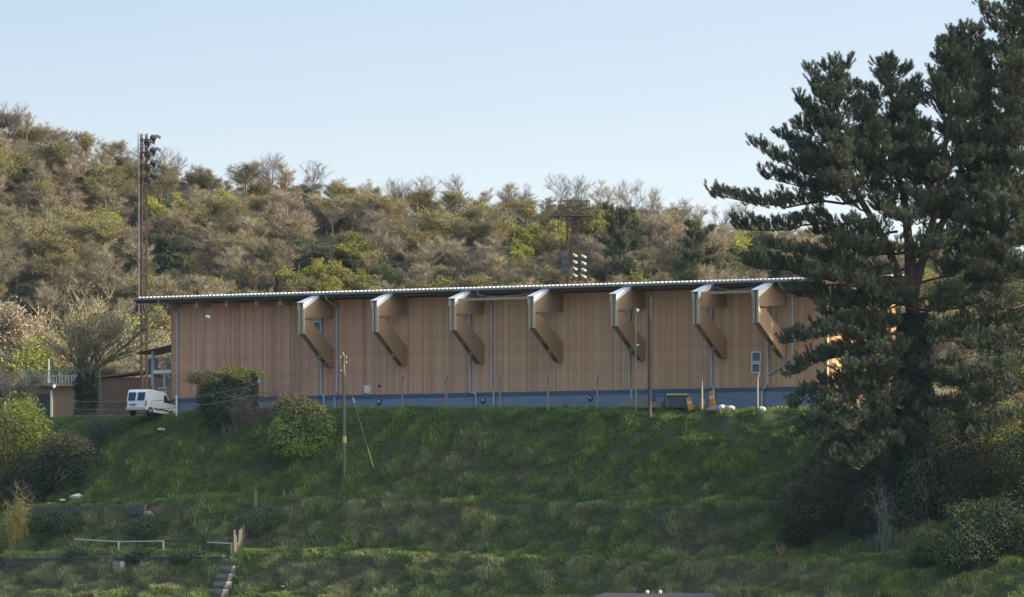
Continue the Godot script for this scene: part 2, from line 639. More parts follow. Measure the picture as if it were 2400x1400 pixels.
	var paths := [
		[V(-6.9, 8.35, 1.75), V(-6.9, 8.15, 1.6), V(-6.45, 7.6, 0.22), V(-6.45, 7.3, 0.14), V(-6.45, 1.45, 0.14), V(-6.45, 0.2, 0.14)],
		[V(6.35, 7.3, 0.14), V(6.35, 1.75, 0.14), V(6.35, 1.5, 0.14), V(6.6, 1.3, 0.14), V(6.6, -0.5, 0.14)],
		[V(7.95, 8.35, 1.75), V(7.95, 8.1, 1.6), V(7.75, 7.65, 0.25), V(7.75, 7.3, 0.14), V(7.75, 1.6, 0.14), V(7.75, 1.42, 0.14), V(7.55, 1.28, 0.14), V(7.55, -0.5, 0.14)],
		[V(19.21, 7.3, 0.14), V(19.21, 1.55, 0.14), V(19.27, 1.42, 0.14), V(19.70, 1.30, 0.14), V(19.75, 1.15, 0.14), V(19.75, -0.5, 0.14)],
		[V(21.0, 8.35, 1.75), V(21.0, 8.1, 1.6), V(21.06, 7.65, 0.25), V(21.06, 7.3, 0.14), V(21.06, 1.6, 0.14), V(21.25, 1.35, 0.14), V(21.25, -0.5, 0.14)],
		[V(32.59, 7.3, 0.14), V(32.59, 1.5, 0.14), V(32.78, 1.35, 0.14), V(32.78, -0.5, 0.14)],
		[V(39.33, 7.3, 0.14), V(39.33, 1.6, 0.14), V(39.52, 1.35, 0.14), V(39.52, -0.5, 0.14)],
		[V(43.88, 7.3, 0.14), V(43.88, 1.6, 0.14), V(43.80, 1.42, 0.14), V(43.45, 1.25, 0.14), V(43.40, 1.1, 0.14), V(43.40, -0.5, 0.14)],
		[V(45.85, 8.35, 1.75), V(45.85, 8.1, 1.6), V(45.85, 7.65, 0.25), V(45.85, 7.3, 0.14), V(45.85, 3.25, 0.14), V(45.70, 3.08, 0.14), V(43.95, 2.28, 0.14)]]
	for p in paths:
		g = Geo.new()
		var pts := PackedVector3Array(p)
		var rr := PackedFloat32Array()
		rr.resize(pts.size())
		rr.fill(r)
		g.tube(pts, rr, 8)
		var dp := part("downpipe", g.commit(), M.pipe_grey, hall)
		g = Geo.new()
		for y in [6.4, 4.4, 2.4]:
			for k in range(1, pts.size()):
				if absf(pts[k].x - pts[k - 1].x) < 0.01 and pts[k - 1].y > y and pts[k].y < y and pts[k].z < 0.3 and pts[k - 1].z < 0.3:
					g.box(V(pts[k].x - 0.10, y - 0.03, 0.03), V(pts[k].x + 0.10, y + 0.03, 0.225))
		if g.v.size():
			part("pipe_clip", g.commit(), M.pipe_grey, dp)
	# louvred vents with white frames
	for e in [[42.91, 3.45, 0.36], [42.88, 2.70, 0.34], [5.98, 6.27, 0.36]]:
		g = Geo.new()
		var h: float = e[2]
		var wd := h * 1.08
		g.box(V(e[0] - wd, e[1] - h, 0.02), V(e[0] + wd, e[1] - h + 0.08, 0.09))
		g.box(V(e[0] - wd, e[1] + h - 0.08, 0.02), V(e[0] + wd, e[1] + h, 0.09))
		g.box(V(e[0] - wd, e[1] - h + 0.08, 0.02), V(e[0] - wd + 0.08, e[1] + h - 0.08, 0.09))
		g.box(V(e[0] + wd - 0.08, e[1] - h + 0.08, 0.02), V(e[0] + wd, e[1] + h - 0.08, 0.09))
		var vent := part("vent", g.commit(), M.white_paint, hall)
		for k in 6:
			g = Geo.new()
			var y: float = e[1] - h + 0.13 + (2.0 * h - 0.26) * k / 5.0
			g.slab(V(e[0], y, 0.045), V(wd - 0.085, 0, 0), Vector3(0, 0.045, 0.02), Vector3(0, -0.004, 0.008))
			part("slat", g.commit(), M.louvre, vent)
	# notices, bulkhead lights, small camera
	g = Geo.new()
	g.box(V(10.05, 1.50, 0.02), V(10.60, 2.04, 0.06))
	part("notice_board", g.commit(), M.white_paint, hall)
	g = Geo.new()
	g.box(V(0.53, 2.36, 0.02), V(0.91, 2.86, 0.06))
	var nb := part("notice_board", g.commit(), M.white_paint, hall)
	g = Geo.new()
	g.box(V(0.60, 2.56, 0.06), V(0.84, 2.74, 0.065))
	part("notice_panel", g.commit(), M.steel_grey, nb)
	for e in [[11.35, 0.86], [20.26, 0.83], [29.27, 0.86]]:
		g = Geo.new()
		g.lathe(PackedVector2Array([Vector2(0.20, 0.0), Vector2(0.21, 0.05), Vector2(0.17, 0.10)]), V(e[0], e[1], -0.028), Vector3.BACK, 14)
		var bl := part("wall_light", g.commit(), M.steel_dark, hall)
		g = Geo.new()
		g.lathe(PackedVector2Array([Vector2(0.155, 0.10), Vector2(0.14, 0.14), Vector2(0.07, 0.17), Vector2(0.0, 0.175)]), V(e[0], e[1] - 0.01, -0.026), Vector3.BACK, 14)
		part("lens", g.commit(), M.lamp_lens, bl)
	g = Geo.new()
	g.lathe(PackedVector2Array([Vector2(0.08, 0.0), Vector2(0.08, 0.12), Vector2(0.03, 0.15)]), V(11.40, 1.98, 0.018), Vector3.BACK, 10)
	part("wall_outlet", g.commit(), M.steel_dark, hall)
	# tall pale framed windows in the sunlit end wall
	for e in [[6.95, 7.75], [4.9, 6.5]]:
		g = Geo.new()
		g.box(V(T1 + 0.02, e[0], -0.95), V(T1 + 0.12, e[1], -0.25))
		var win := part("window", g.commit(), M.white_paint, hall)
		g = Geo.new()
		g.box(V(T1 + 0.12, e[0] + 0.1, -0.85), V(T1 + 0.125, e[1] - 0.1, -0.35))
		part("pane", g.commit(), M.lamp_lens, win)


func make_bracket(hall: Node3D) -> Node3D:
	# origin: foot of its right hand face on the wall line; it reaches 3.55 m out
	var p := 3.55
	var th := 0.46
	var beam := PackedVector2Array([Vector2(-0.05, 6.89), Vector2(p - 0.14, 6.72), Vector2(p - 0.14, 7.72), Vector2(1.55, 8.33), Vector2(-0.05, 8.33)])
	var strut := PackedVector2Array([Vector2(-0.05, 3.37), Vector2(0.45, 3.37), Vector2(p - 0.14, 5.62), Vector2(p - 0.14, 6.60), Vector2(2.72, 6.58), Vector2(-0.05, 4.66)])
	var root := Node3D.new()
	root.name = "bracket"
	hall.add_child(root, true)
	for s in [-0.12, -th]:
		var g := Geo.new()
		g.prism(beam, V(s, 0, 0), Vector3.BACK, Vector3.UP, V(0.12, 0, 0))
		part("beam_panel", g.commit(), M.glulam, root)
		g = Geo.new()
		g.prism(strut, V(s, 0, 0), Vector3.BACK, Vector3.UP, V(0.12, 0, 0))
		part("strut_panel", g.commit(), M.glulam, root)
	# soffits between the panels; the strut has an open slot with a spacer block
	var g := Geo.new()
	g.prism(PackedVector2Array([Vector2(0.0, 6.95), Vector2(p - 0.2, 6.78), Vector2(p - 0.2, 6.9), Vector2(0.0, 7.05)]), V(-th + 0.12, 0, 0), Vector3.BACK, Vector3.UP, V(th - 0.24, 0, 0))
	part("beam_soffit", g.commit(), M.glulam, root)
	g = Geo.new()
	var d := (Vector2(p - 0.14, 5.62) - Vector2(0.45, 3.37))
	var q := Vector2(0.45, 3.37)
	var nrm := Vector2(-d.y, d.x).normalized()
	var a := q + d * 0.56
	var b := q + d
	g.prism(PackedVector2Array([a + nrm * 0.02, b + nrm * 0.02, b + nrm * 0.14, a + nrm * 0.14]), V(-th + 0.12, 0, 0), Vector3.BACK, Vector3.UP, V(th - 0.24, 0, 0))
	part("strut_soffit", g.commit(), M.glulam, root)
	g = Geo.new()
	a = q + d * 0.26
	b = q + d * 0.33
	g.prism(PackedVector2Array([a - nrm * 0.03, b - nrm * 0.03, b + nrm * 0.3, a + nrm * 0.3]), V(-th + 0.12, 0, 0), Vector3.BACK, Vector3.UP, V(th - 0.24, 0, 0))
	part("spacer_block", g.commit(), M.glulam_edge, root)
	g = Geo.new()
	g.prism(PackedVector2Array([Vector2(0.0, 4.64), Vector2(2.7, 6.54), Vector2(2.7, 6.44), Vector2(0.0, 4.54)]), V(-th + 0.12, 0, 0), Vector3.BACK, Vector3.UP, V(th - 0.24, 0, 0))
	part("strut_top", g.commit(), M.glulam, root)
	# front: recessed board between two pale edge boards
	g = Geo.new()
	g.box(V(-th + 0.10, 5.66, p - 0.16), V(-0.16, 7.70, p - 0.08))
	part("front_board", g.commit(), M.old_timber, root)
	for s in [-0.165, -th - 0.005]:
		g = Geo.new()
		g.box(V(s, 5.62, p - 0.138), V(s + 0.17, 7.74, p))
		part("edge_board", g.commit(), M.glulam_edge, root)
	# sheet metal cap falling outwards, with a deep tapered flashing on each side
	g = Geo.new()
	var slope := (Vector3(0, 7.80, p + 0.08) - Vector3(0, 8.45, 1.45))
	g.slab(V(-th * 0.5, 0, 0) + (Vector3(0, 7.80, p + 0.08) + Vector3(0, 8.45, 1.45)) * 0.5, V(th * 0.5 + 0.10, 0, 0), Vector3(0, 0.02, 0), slope * 0.5)
	part("cap", g.commit(), M.cap_sheet, root)
	for s in [0.012, -th - 0.032]:
		g = Geo.new()
		g.prism(PackedVector2Array([Vector2(1.5, 8.38), Vector2(p + 0.05, 7.30), Vector2(p + 0.05, 7.785), Vector2(1.5, 8.41)]), V(s, 0, 0), Vector3.BACK, Vector3.UP, V(0.02, 0, 0))
		part("flashing", g.commit(), M.flashing, root)
	return root


# ---------------------------------------------------------------- bare and budding trees
# spec: h height, spread, fork, twig colours, leaf amount
func sprout(w: Geo, tw: Geo, p: Vector3, dir: Vector3, length: float, rad: float, level: int, s: Dictionary) -> void:
	var pts := PackedVector3Array([p])
	var rr := PackedFloat32Array([rad])
	var d := dir
	var q := p
	var segs := 4 if level == 0 else 3
	for i in segs:
		d = (d + Vector3(rng.randf_range(-1, 1), rng.randf_range(-0.6, 1.0) * s.lift, rng.randf_range(-1, 1)) * s.wander * (0.4 if level == 0 else 1.0)).normalized()
		q += d * length / segs
		pts.append(q)
		rr.append(lerpf(rad, rad * 0.55, (i + 1.0) / segs))
	w.col = s.wood * rng.randf_range(0.75, 1.1)
	w.tube(pts, rr, 7 if level == 0 else (4 if level < 3 else 3), false)
	var kids: int = s.kids[level] if level < s.kids.size() else 0
	for k in kids:
		var f := lerpf(s.bare if level == 0 else 0.25, 1.0, (k + rng.randf()) / kids)
		var at_p := pts[0]
		var seg := f * segs
		var i := mini(int(seg), segs - 1)
		at_p = pts[i].lerp(pts[i + 1], seg - i)
		var az := rng.randf() * TAU
		var side := Vector3(cos(az), 0, sin(az))
		var open: float = s.open * rng.randf_range(0.6, 1.3)
		var cd: Vector3 = (d * cos(open) + side * sin(open) + Vector3.UP * s.lift * 0.25).normalized()
		sprout(w, tw, at_p, cd, length * s.shrink * rng.randf_range(0.7, 1.2) * (1.15 - 0.35 * f), rr[mini(i + 1, segs)] * 0.62, level + 1, s)
	if level >= s.kids.size() - 1:
		var many_twigs: int = s.twigs if level == s.kids.size() else int(s.twigs * 0.5)
		for k in many_twigs:
			var f := rng.randf_range(0.1, 1.0)
			var seg := f * segs
			var i := mini(int(seg), segs - 1)
			var b := pts[i].lerp(pts[i + 1], seg - i)
			var rv := Vector3(rng.randf_range(-1, 1), rng.randf_range(-0.7, 1), rng.randf_range(-1, 1))
			var td: Vector3 = (d * 0.8 + rv * 0.9 + Vector3.UP * s.lift * 0.3).normalized()
			var l: float = s.twig_len * rng.randf_range(0.5, 1.3)
			var sd: Vector3 = td.cross(Vector3(rng.randf_range(-1, 1), rng.randf_range(-1, 1), rng.randf_range(-1, 1))).normalized() * s.twig_w
			var cc: Color = s.twig
			tw.col = cc.lerp(s.twig2, rng.randf()) * rng.randf_range(0.75, 1.1)
			var e: Vector3 = b + td * l
			tw.tri(b - sd, b + sd, e)
			for j in s.leaves:
				var lp := b.lerp(e, rng.randf_range(0.3, 1.05))
				var ld: Vector3 = (td + Vector3(rng.randf_range(-1, 1), rng.randf_range(-1, 1), rng.randf_range(-1, 1))).normalized()
				var ls: Vector3 = ld.cross(Vector3(rng.randf_range(-1, 1), 1, rng.randf_range(-1, 1))).normalized()
				tw.col = s.leaf.lerp(s.leaf2, rng.randf()) * rng.randf_range(0.7, 1.15)
				tw.leaf(lp, ld, ls, s.leaf_len * rng.randf_range(0.7, 1.3), s.leaf_len * 0.6)


func tree_mesh(s: Dictionary) -> Array:
	var w := Geo.new()
	var tw := Geo.new()
	var h: float = s.h
	var stems: int = s.get("stems", 1)
	for i in stems:
		var a := TAU * i / stems + rng.randf()
		var lean := 0.0 if stems == 1 else 0.28
		sprout(w, tw, Vector3(cos(a), 0, sin(a)) * 0.12 * (stems - 1), Vector3(cos(a) * lean, 1, sin(a) * lean).normalized(), h * s.trunk, h * s.girth, 0, s)
	var top := 0.1
	for q in tw.v:
		top = maxf(top, q.y)
	var k := h / top
	for g: Geo in [w, tw]:
		for i in g.v.size():
			g.v[i] = g.v[i] * k
	var wood := w.commit()
	var crown := tw.commit()
	var both := ArrayMesh.new()
	w.commit(both, M.twigs)
	tw.commit(both, M.leaves)
	return [wood, crown, both]


func bare_spec(h: float) -> Dictionary:
	return {"h": h, "trunk": 0.46, "girth": 0.015, "bare": 0.22, "kids": [7, 6, 6], "open": 0.78, "shrink": 0.62, "lift": 0.30, "wander": 0.15, "twigs": 15, "twig_len": h * 0.075, "twig_w": h * 0.0012,
		"wood": Color(0.22, 0.18, 0.125), "twig": Color(0.39, 0.335, 0.235), "twig2": Color(0.31, 0.28, 0.20), "leaves": 0, "leaf": Color.WHITE, "leaf2": Color.WHITE, "leaf_len": 0.1}


var kinds := {}

func make_tree_kinds() -> void:
	for k in 3:
		kinds["bare%d" % k] = tree_mesh(bare_spec(8.0))
	var v := bare_spec(8.0)
	v.trunk = 0.30; v.open = 0.5; v.kids = [8, 6, 5]; v.twigs = 16; v.shrink = 0.82; v.girth = 0.022
	v.wood = Color(0.27, 0.23, 0.13)
	kinds["vase"] = tree_mesh(v)
	var sky := bare_spec(8.0)
	sky.twigs = 11; sky.trunk = 0.42; sky.shrink = 0.68; sky.open = 0.66; sky.lift = 0.35; sky.twig = Color(0.19, 0.165, 0.15); sky.twig2 = Color(0.14, 0.125, 0.115); sky.wood = Color(0.12, 0.10, 0.09); sky.girth = 0.011; sky.twig_w = 0.0065
	for k in 3:
		kinds["thin%d" % k] = tree_mesh(sky)
	var pink := bare_spec(8.0)
	pink.twig = Color(0.39, 0.305, 0.235); pink.twig2 = Color(0.31, 0.245, 0.19); pink.twigs = 16
	kinds["pink"] = tree_mesh(pink)
	var ol := bare_spec(8.0)
	ol.leaves = 1; ol.leaf = Color(0.33, 0.31, 0.10); ol.leaf2 = Color(0.25, 0.245, 0.085); ol.leaf_len = 0.13; ol.twigs = 11
	ol.twig = Color(0.31, 0.265, 0.145); ol.twig2 = Color(0.25, 0.215, 0.12)
	kinds["olive"] = tree_mesh(ol)
	var yg := bare_spec(8.0)
	yg.leaves = 3; yg.leaf = Color(0.42, 0.43, 0.075); yg.leaf2 = Color(0.29, 0.33, 0.07); yg.leaf_len = 0.17; yg.twigs = 8; yg.trunk = 0.35
	kinds["fresh"] = tree_mesh(yg)
	var dk := bare_spec(8.0)
	dk.leaves = 4; dk.leaf = Color(0.13, 0.16, 0.07); dk.leaf2 = Color(0.085, 0.115, 0.06); dk.leaf_len = 0.18; dk.twigs = 9; dk.open = 0.8
	kinds["dark"] = tree_mesh(dk)


func kind_tree(kind: String, called: String, label: String, at_p: Vector3, h: float, group: String, wide := 1.0, shade: Material = null) -> Node3D:
	var k: Array = kinds[kind]
	var o := thing(called, label, "tree", at_p, rng.randf() * TAU, group)
	var s := h / 8.0
	o.scale = Vector3(s * wide, s, s * wide)
	part("trunk", k[0], M.twigs, o)
	part("crown", k[1], shade if shade else M.leaves, o)
	return o


const RIDGE := [
	["thin0", -52.1, -742.0, 5.8, "bare tree on the skyline at the far left end of the wooded ridge"],
	["bare0", -50.5, -746.0, 3.1, "dense brown twiggy tree second from the left end of the ridge skyline"],
	["bare1", -48.6, -750.0, 2.6, "low rounded bare tree on the falling skyline left of a feathery grey one"],
	["thin1", -45.6, -743.0, 3.1, "small feathery grey tree on the falling skyline, between two rounded brown ones"],
	["bare2", -44.2, -747.0, 3.6, "rounded brown bare tree crowning the step of the left skyline"],
	["bare0", -42.9, -751.0, 2.9, "brown bare tree on the skyline just before the dip left of the tall mast"],
	["thin2", -39.9, -744.0, 3.8, "slender bare tree in the skyline dip left of the tall floodlight mast"],
	["thin0", -38.1, -748.0, 4.6, "open bare tree on the skyline directly behind the floodlight heads"],
	["thin1", -36.3, -752.0, 5.0, "wide open bare tree just right of the tall mast's floodlights"],
	["thin2", -34.8, -745.0, 2.7, "small bare tree right of the mast at the foot of the skyline slope"],
	["bare1", -27.4, -749.0, 3.8, "low spreading tree on the left shoulder of the tallest skyline clump"],
	["thin0", -24.7, -742.0, 6.6, "tall pointed bare tree in the skyline clump above the first bracket"],
	["bare2", -23.6, -746.0, 4.8, "dense dark tree on the right side of the tallest skyline clump"],
	["thin1", -20.8, -750.0, 5.2, "lone open bare tree on the skyline right of the tallest clump"],
	["bare0", -18.1, -743.0, 3.7, "short bushy skyline tree between the lone open tree and the second bracket"],
	["bare1", -15.1, -747.0, 3.5, "brown twiggy skyline tree straight above the second bracket"],
	["thin2", -12.9, -751.0, 4.7, "upright skyline tree first to the right of the second bracket"],
	["thin0", -11.0, -744.0, 4.5, "forked skyline tree midway between the second and third brackets"],
	["thin1", -8.9, -748.0, 5.5, "tall fan shaped skyline tree left of the third bracket"],
	["thin2", -5.3, -752.0, 6.2, "clean fan shaped bare tree on the skyline straight above the third bracket"],
	["bare2", -3.0, -745.0, 4.0, "low grey brown skyline tree right of the third bracket"],
	["bare0", -0.4, -749.0, 5.0, "reddish topped twiggy skyline tree left of the lattice cage tower"],
	["thin0", 0.7, -742.0, 5.7, "bare skyline tree between the reddish one and the cage tower"],
	["thin1", 5.0, -746.0, 5.7, "tall two stemmed skyline tree just above the cage tower platform"],
	["thin2", 6.5, -750.0, 5.9, "high crowned skyline tree touching the cage tower's right edge"],
	["bare1", 9.7, -743.0, 5.9, "broad rounded skyline tree left of the fifth bracket"],
	["thin0", 12.5, -747.0, 5.6, "broad multi stemmed skyline tree right of the fifth bracket"],
	["thin1", 14.6, -751.0, 5.4, "narrow skyline tree on the slope beyond the broad multi stemmed one"],
	["thin2", 17.7, -744.0, 4.4, "small open skyline tree left of the sixth bracket"],
	["bare2", 19.7, -748.0, 4.0, "low skyline tree straight above the sixth bracket"],
	["thin0", 22.0, -752.0, 5.0, "faint skyline tree just left of the pine's outermost branch"],
	["thin1", 24.0, -745.0, 5.1, "bare skyline tree showing behind the pine's left branch tip"]]

const SLOPE := [
	["vase", -12.8, -729.7, 5.5, "large vase shaped bare tree with pale forking limbs above the second bracket"],
	["fresh", -15.7, -729.5, 4.5, "bright yellow green tree beside the vase shaped bare tree"],
	["fresh", -24.3, -729.9, 3.1, "bright lime green bush on the slope left above the first bracket"],
	["dark", -21.7, -728.5, 4.1, "dark evergreen straight above the first bracket"],
	["dark", -19.1, -728.8, 3.5, "smaller dark evergreen right of the one above the first bracket"],
	["bare0", -28.4, -723.2, 5.6, "broad brown bare tree low on the slope above the plain left roof"],
	["fresh", -22.0, -722.9, 3.7, "yellow green bush just over the roof at the first bracket"],
	["bare1", -31.3, -729.9, 4.4, "brown bare tree midway up the slope above the hall's left part"],
	["fresh", -14.7, -725.1, 2.9, "low yellow green bush peeping over the roof below the vase shaped tree"],
	["pink", 16.2, -738.4, 4.9, "pinkish brown twiggy tree high on the slope between fifth and sixth brackets"],
	["pink", 18.2, -736.1, 4.8, "pinkish brown tree lower down between fifth and sixth brackets"],
	["fresh", 22.5, -736.6, 4.6, "yellow green tree on the right slope beside the pine's left branches"],
	["dark", 7.3, -739.3, 5.3, "dark ivy clad tree on the skyline right behind the cage platform"],
	["fresh", 1.6, -736.3, 3.8, "yellow green tree left of the cage tower"],
	["fresh", 8.9, -738.8, 3.7, "wide yellow green tree right of the cage tower below the skyline"],
	["olive", -6.2, -736.1, 4.5, "olive tinted tree high on the slope above the third bracket"],
	["bare2", -2.2, -731.1, 4.3, "bare tree midway up the slope between third and fourth brackets"],
	["bare0", -9.1, -731.8, 4.4, "bare brown tree midway up the slope left of the third bracket"],
	["olive", 4.0, -734.4, 3.8, "olive tinted tree just left of the lattice tower's shaft"],
	["bare1", -41.6, -734.4, 5.4, "tall brown bare tree high on the slope left of the tall mast"],
	["bare2", -47.8, -729.8, 5.4, "broad brown bare tree on the left slope below the ridge step"],
	["olive", -44.5, -726.4, 5.7, "olive tinted tree midway up the left slope"],
	["bare0", -49.1, -721.7, 5.4, "bare tree low on the slope at the far left"],
	["fresh", -34.2, -736.4, 3.8, "yellowish budding tree at the ridge just right of the tall mast"],
	["bare1", -28.0, -735.0, 4.3, "bare tree high on the slope below the tallest skyline clump's left edge"],
	["olive", -25.5, -737.2, 4.2, "olive tinted tree under the tallest skyline clump"],
	["bare2", -18.4, -736.4, 4.8, "bare tree high on the slope right of the first bracket"],
	["bare0", -37.4, -722.4, 5.3, "brown bare tree behind the tall mast's shaft near the roof end"],
	["bare1", -41.2, -720.5, 5.6, "brown bare tree low on the slope left of the mast's shaft"],
	["fresh", -38.6, -717.0, 3.2, "yellow green bush beside the mast shaft left of the roof end"],
	["olive", -8.3, -726.9, 3.4, "olive tinted bush peeping over the roof left of the third bracket"],
	["bare2", 14.4, -730.9, 3.3, "low bare tree just over the roof right of the fifth bracket"],
	["bare0", 0.6, -729.2, 3.4, "low bare tree just over the roof left of the fourth bracket"]]


func build_hill() -> void:
	var taken := []
	for e in RIDGE:
		var y := land(e[1], e[2])
		kind_tree(e[0], "bare_tree", e[4], Vector3(e[1], y - 0.2, e[2]), maxf(e[3], 3.6), "bare trees along the ridge skyline", 0.85)
		taken.append(Vector2(e[1], e[2]))
	for e in SLOPE:
		var y := land(e[1], e[2])
		var called: String = {"f": "budding_tree", "d": "evergreen_tree", "o": "budding_tree"}.get(e[0].left(1), "bare_tree")
		kind_tree(e[0], called, e[4], Vector3(e[1], y - 0.2, e[2]), e[3], "trees that stand out on the wooded slope", 1.15)
		taken.append(Vector2(e[1], e[2]))
	# the rest of the wood, as masses by kind
	var xf := {}
	var cols := {}
	var z := -600.0
	while z > -758.0:
		var half := 0.079 * -z
		var x := -half
		while x < half + 4.0:
			var px := x + rng.randf_range(-1.4, 1.4)
			var pz := z + rng.randf_range(-1.2, 1.2)
			x += 2.6
			if pz > -708.0 and px > -22.0 and px < 26.0:
				continue
			var near := false
			for q in taken:
				if absf(q.x - px) < 1.6 and q.y < pz + 0.5 and q.y > pz - 3.0 :
					near = true
					break
			if near and rng.randf() < 0.7:
				continue
			var f := patch.get_noise_2d(px * 1.3 + 500.0, pz * 0.8)
			var gsel := patch.get_noise_2d(px * 1.9 - 300.0, pz * 1.1 + 70.0)
			var left := px < -20.0
			var kind := "bare%d" % (rng.randi() % 3)
			var h := rng.randf_range(3.8, 6.2)
			var greener := 0.02 if left else 0.16
			if gsel > 0.34 - greener: kind = "fresh"; h *= 0.75
			elif gsel > 0.22 - greener: kind = "olive"
			elif gsel < -0.36: kind = "dark"; h *= 0.7
			elif f > 0.42: kind = "pink"
			if rng.randf() < 0.12: kind = "olive"
			if rng.randf() < 0.05: kind = "dark"; h *= 0.65
			if pz < -739.0:
				h *= 0.62
				if kind == "fresh" and rng.randf() < 0.6: kind = "bare0"
			if not xf.has(kind):
				xf[kind] = []
				cols[kind] = PackedColorArray()
			var s := h / 8.0
			var wd := s * rng.randf_range(1.0, 1.35) * (1.05 if pz < -739.0 else 1.0)
			xf[kind].append(Transform3D(Basis(Vector3.UP, rng.randf() * TAU).scaled(Vector3(wd, s, wd)), Vector3(px, land(px, pz) - 0.2, pz)))
			var v := clampf(0.80 + 0.34 * patch.get_noise_2d(px * 2.3 + 40.0, pz * 1.6) + rng.randf_range(-0.12, 0.18), 0.62, 1.0)
			cols[kind].append(Color(v, v * rng.randf_range(0.94, 1.0), v * rng.randf_range(0.85, 1.0)))
		z -= 2.2
	var words := {"bare0": "brown bare woodland filling the hillside behind the hall", "bare1": "grey brown bare woodland scattered over the hillside", "bare2": "thick twiggy woodland spread over the hillside",
		"pink": "pinkish brown woodland patches on the hillside", "olive": "olive budding woodland across the hillside", "fresh": "yellow green budding woodland patches on the hillside", "dark": "dark ivy and evergreen patches in the hillside wood"}
	for k in xf:
		var o := many({"pi": "pink_woodland", "ol": "olive_woodland", "fr": "budding_woodland", "da": "evergreen_woodland"}.get(k.left(2), "bare_woodland"), kinds[k][2], null, xf[k], cols[k], self)
		tag(o, words[k], "woodland", "", "stuff")


# ---------------------------------------------------------------- leafy bushes from lobes
# lobe: [centre, radii, colour a, colour b, share]
func bush(called: String, label: String, category: String, at_p: Vector3, lobes: Array, leaves: int, size: float, group := "") -> Node3D:
	var g := Geo.new()
	var st := Geo.new()
	st.col = Color(0.10, 0.075, 0.05)
	for lb in lobes:
		var ctr: Vector3 = lb[0]
		var rad: Vector3 = lb[1]
		var m := int(leaves * lb[4])
		for i in m:
			var dir := Vector3(rng.randfn(), rng.randfn(), rng.randfn()).normalized()
			var lump := 1.0 + 0.62 * bumps.get_noise_3dv(dir * 30.0 + ctr * 7.0 + at_p) + 0.34 * bumps.get_noise_3dv(dir * 90.0 + ctr * 3.0)
			var r := lump * (1.0 - 0.45 * pow(rng.randf(), 2.0))
			if i % 14 == 0: r *= rng.randf_range(1.0, 1.32)
			var p := ctr + dir * rad * r
			var ld: Vector3 = (dir * 0.7 + Vector3(rng.randf_range(-1, 1), rng.randf_range(-0.9, 0.6), rng.randf_range(-1, 1)) * 0.8).normalized()
			var sd: Vector3 = ld.cross(dir + Vector3(rng.randf_range(-0.6, 0.6), rng.randf_range(-0.6, 0.6), rng.randf_range(-0.6, 0.6))).normalized()
			var ca: Color = lb[2]
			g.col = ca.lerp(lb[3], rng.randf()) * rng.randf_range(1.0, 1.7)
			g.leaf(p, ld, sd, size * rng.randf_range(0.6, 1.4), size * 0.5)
		for i in 9:
			var tip := ctr + Vector3(rng.randf_range(-0.8, 0.8), rng.randf_range(0.0, 0.9), rng.randf_range(-0.8, 0.8)) * rad
			var foot := Vector3(ctr.x * 0.4 + rng.randf_range(-0.3, 0.3), -0.3, ctr.z * 0.4 + rng.randf_range(-0.3, 0.3))
			var mid := foot.lerp(tip, 0.5) + Vector3(rng.randf_range(-0.3, 0.3), 0.2, rng.randf_range(-0.3, 0.3))
			st.tube(PackedVector3Array([foot, mid, tip]), PackedFloat32Array([0.05, 0.035, 0.01]), 5, false)
	var o := thing(called, label, category, at_p, 0.0, group)
	part("stems", st.commit(), M.twigs, o)
	part("foliage", g.commit(), M.leaves, o)
	return o


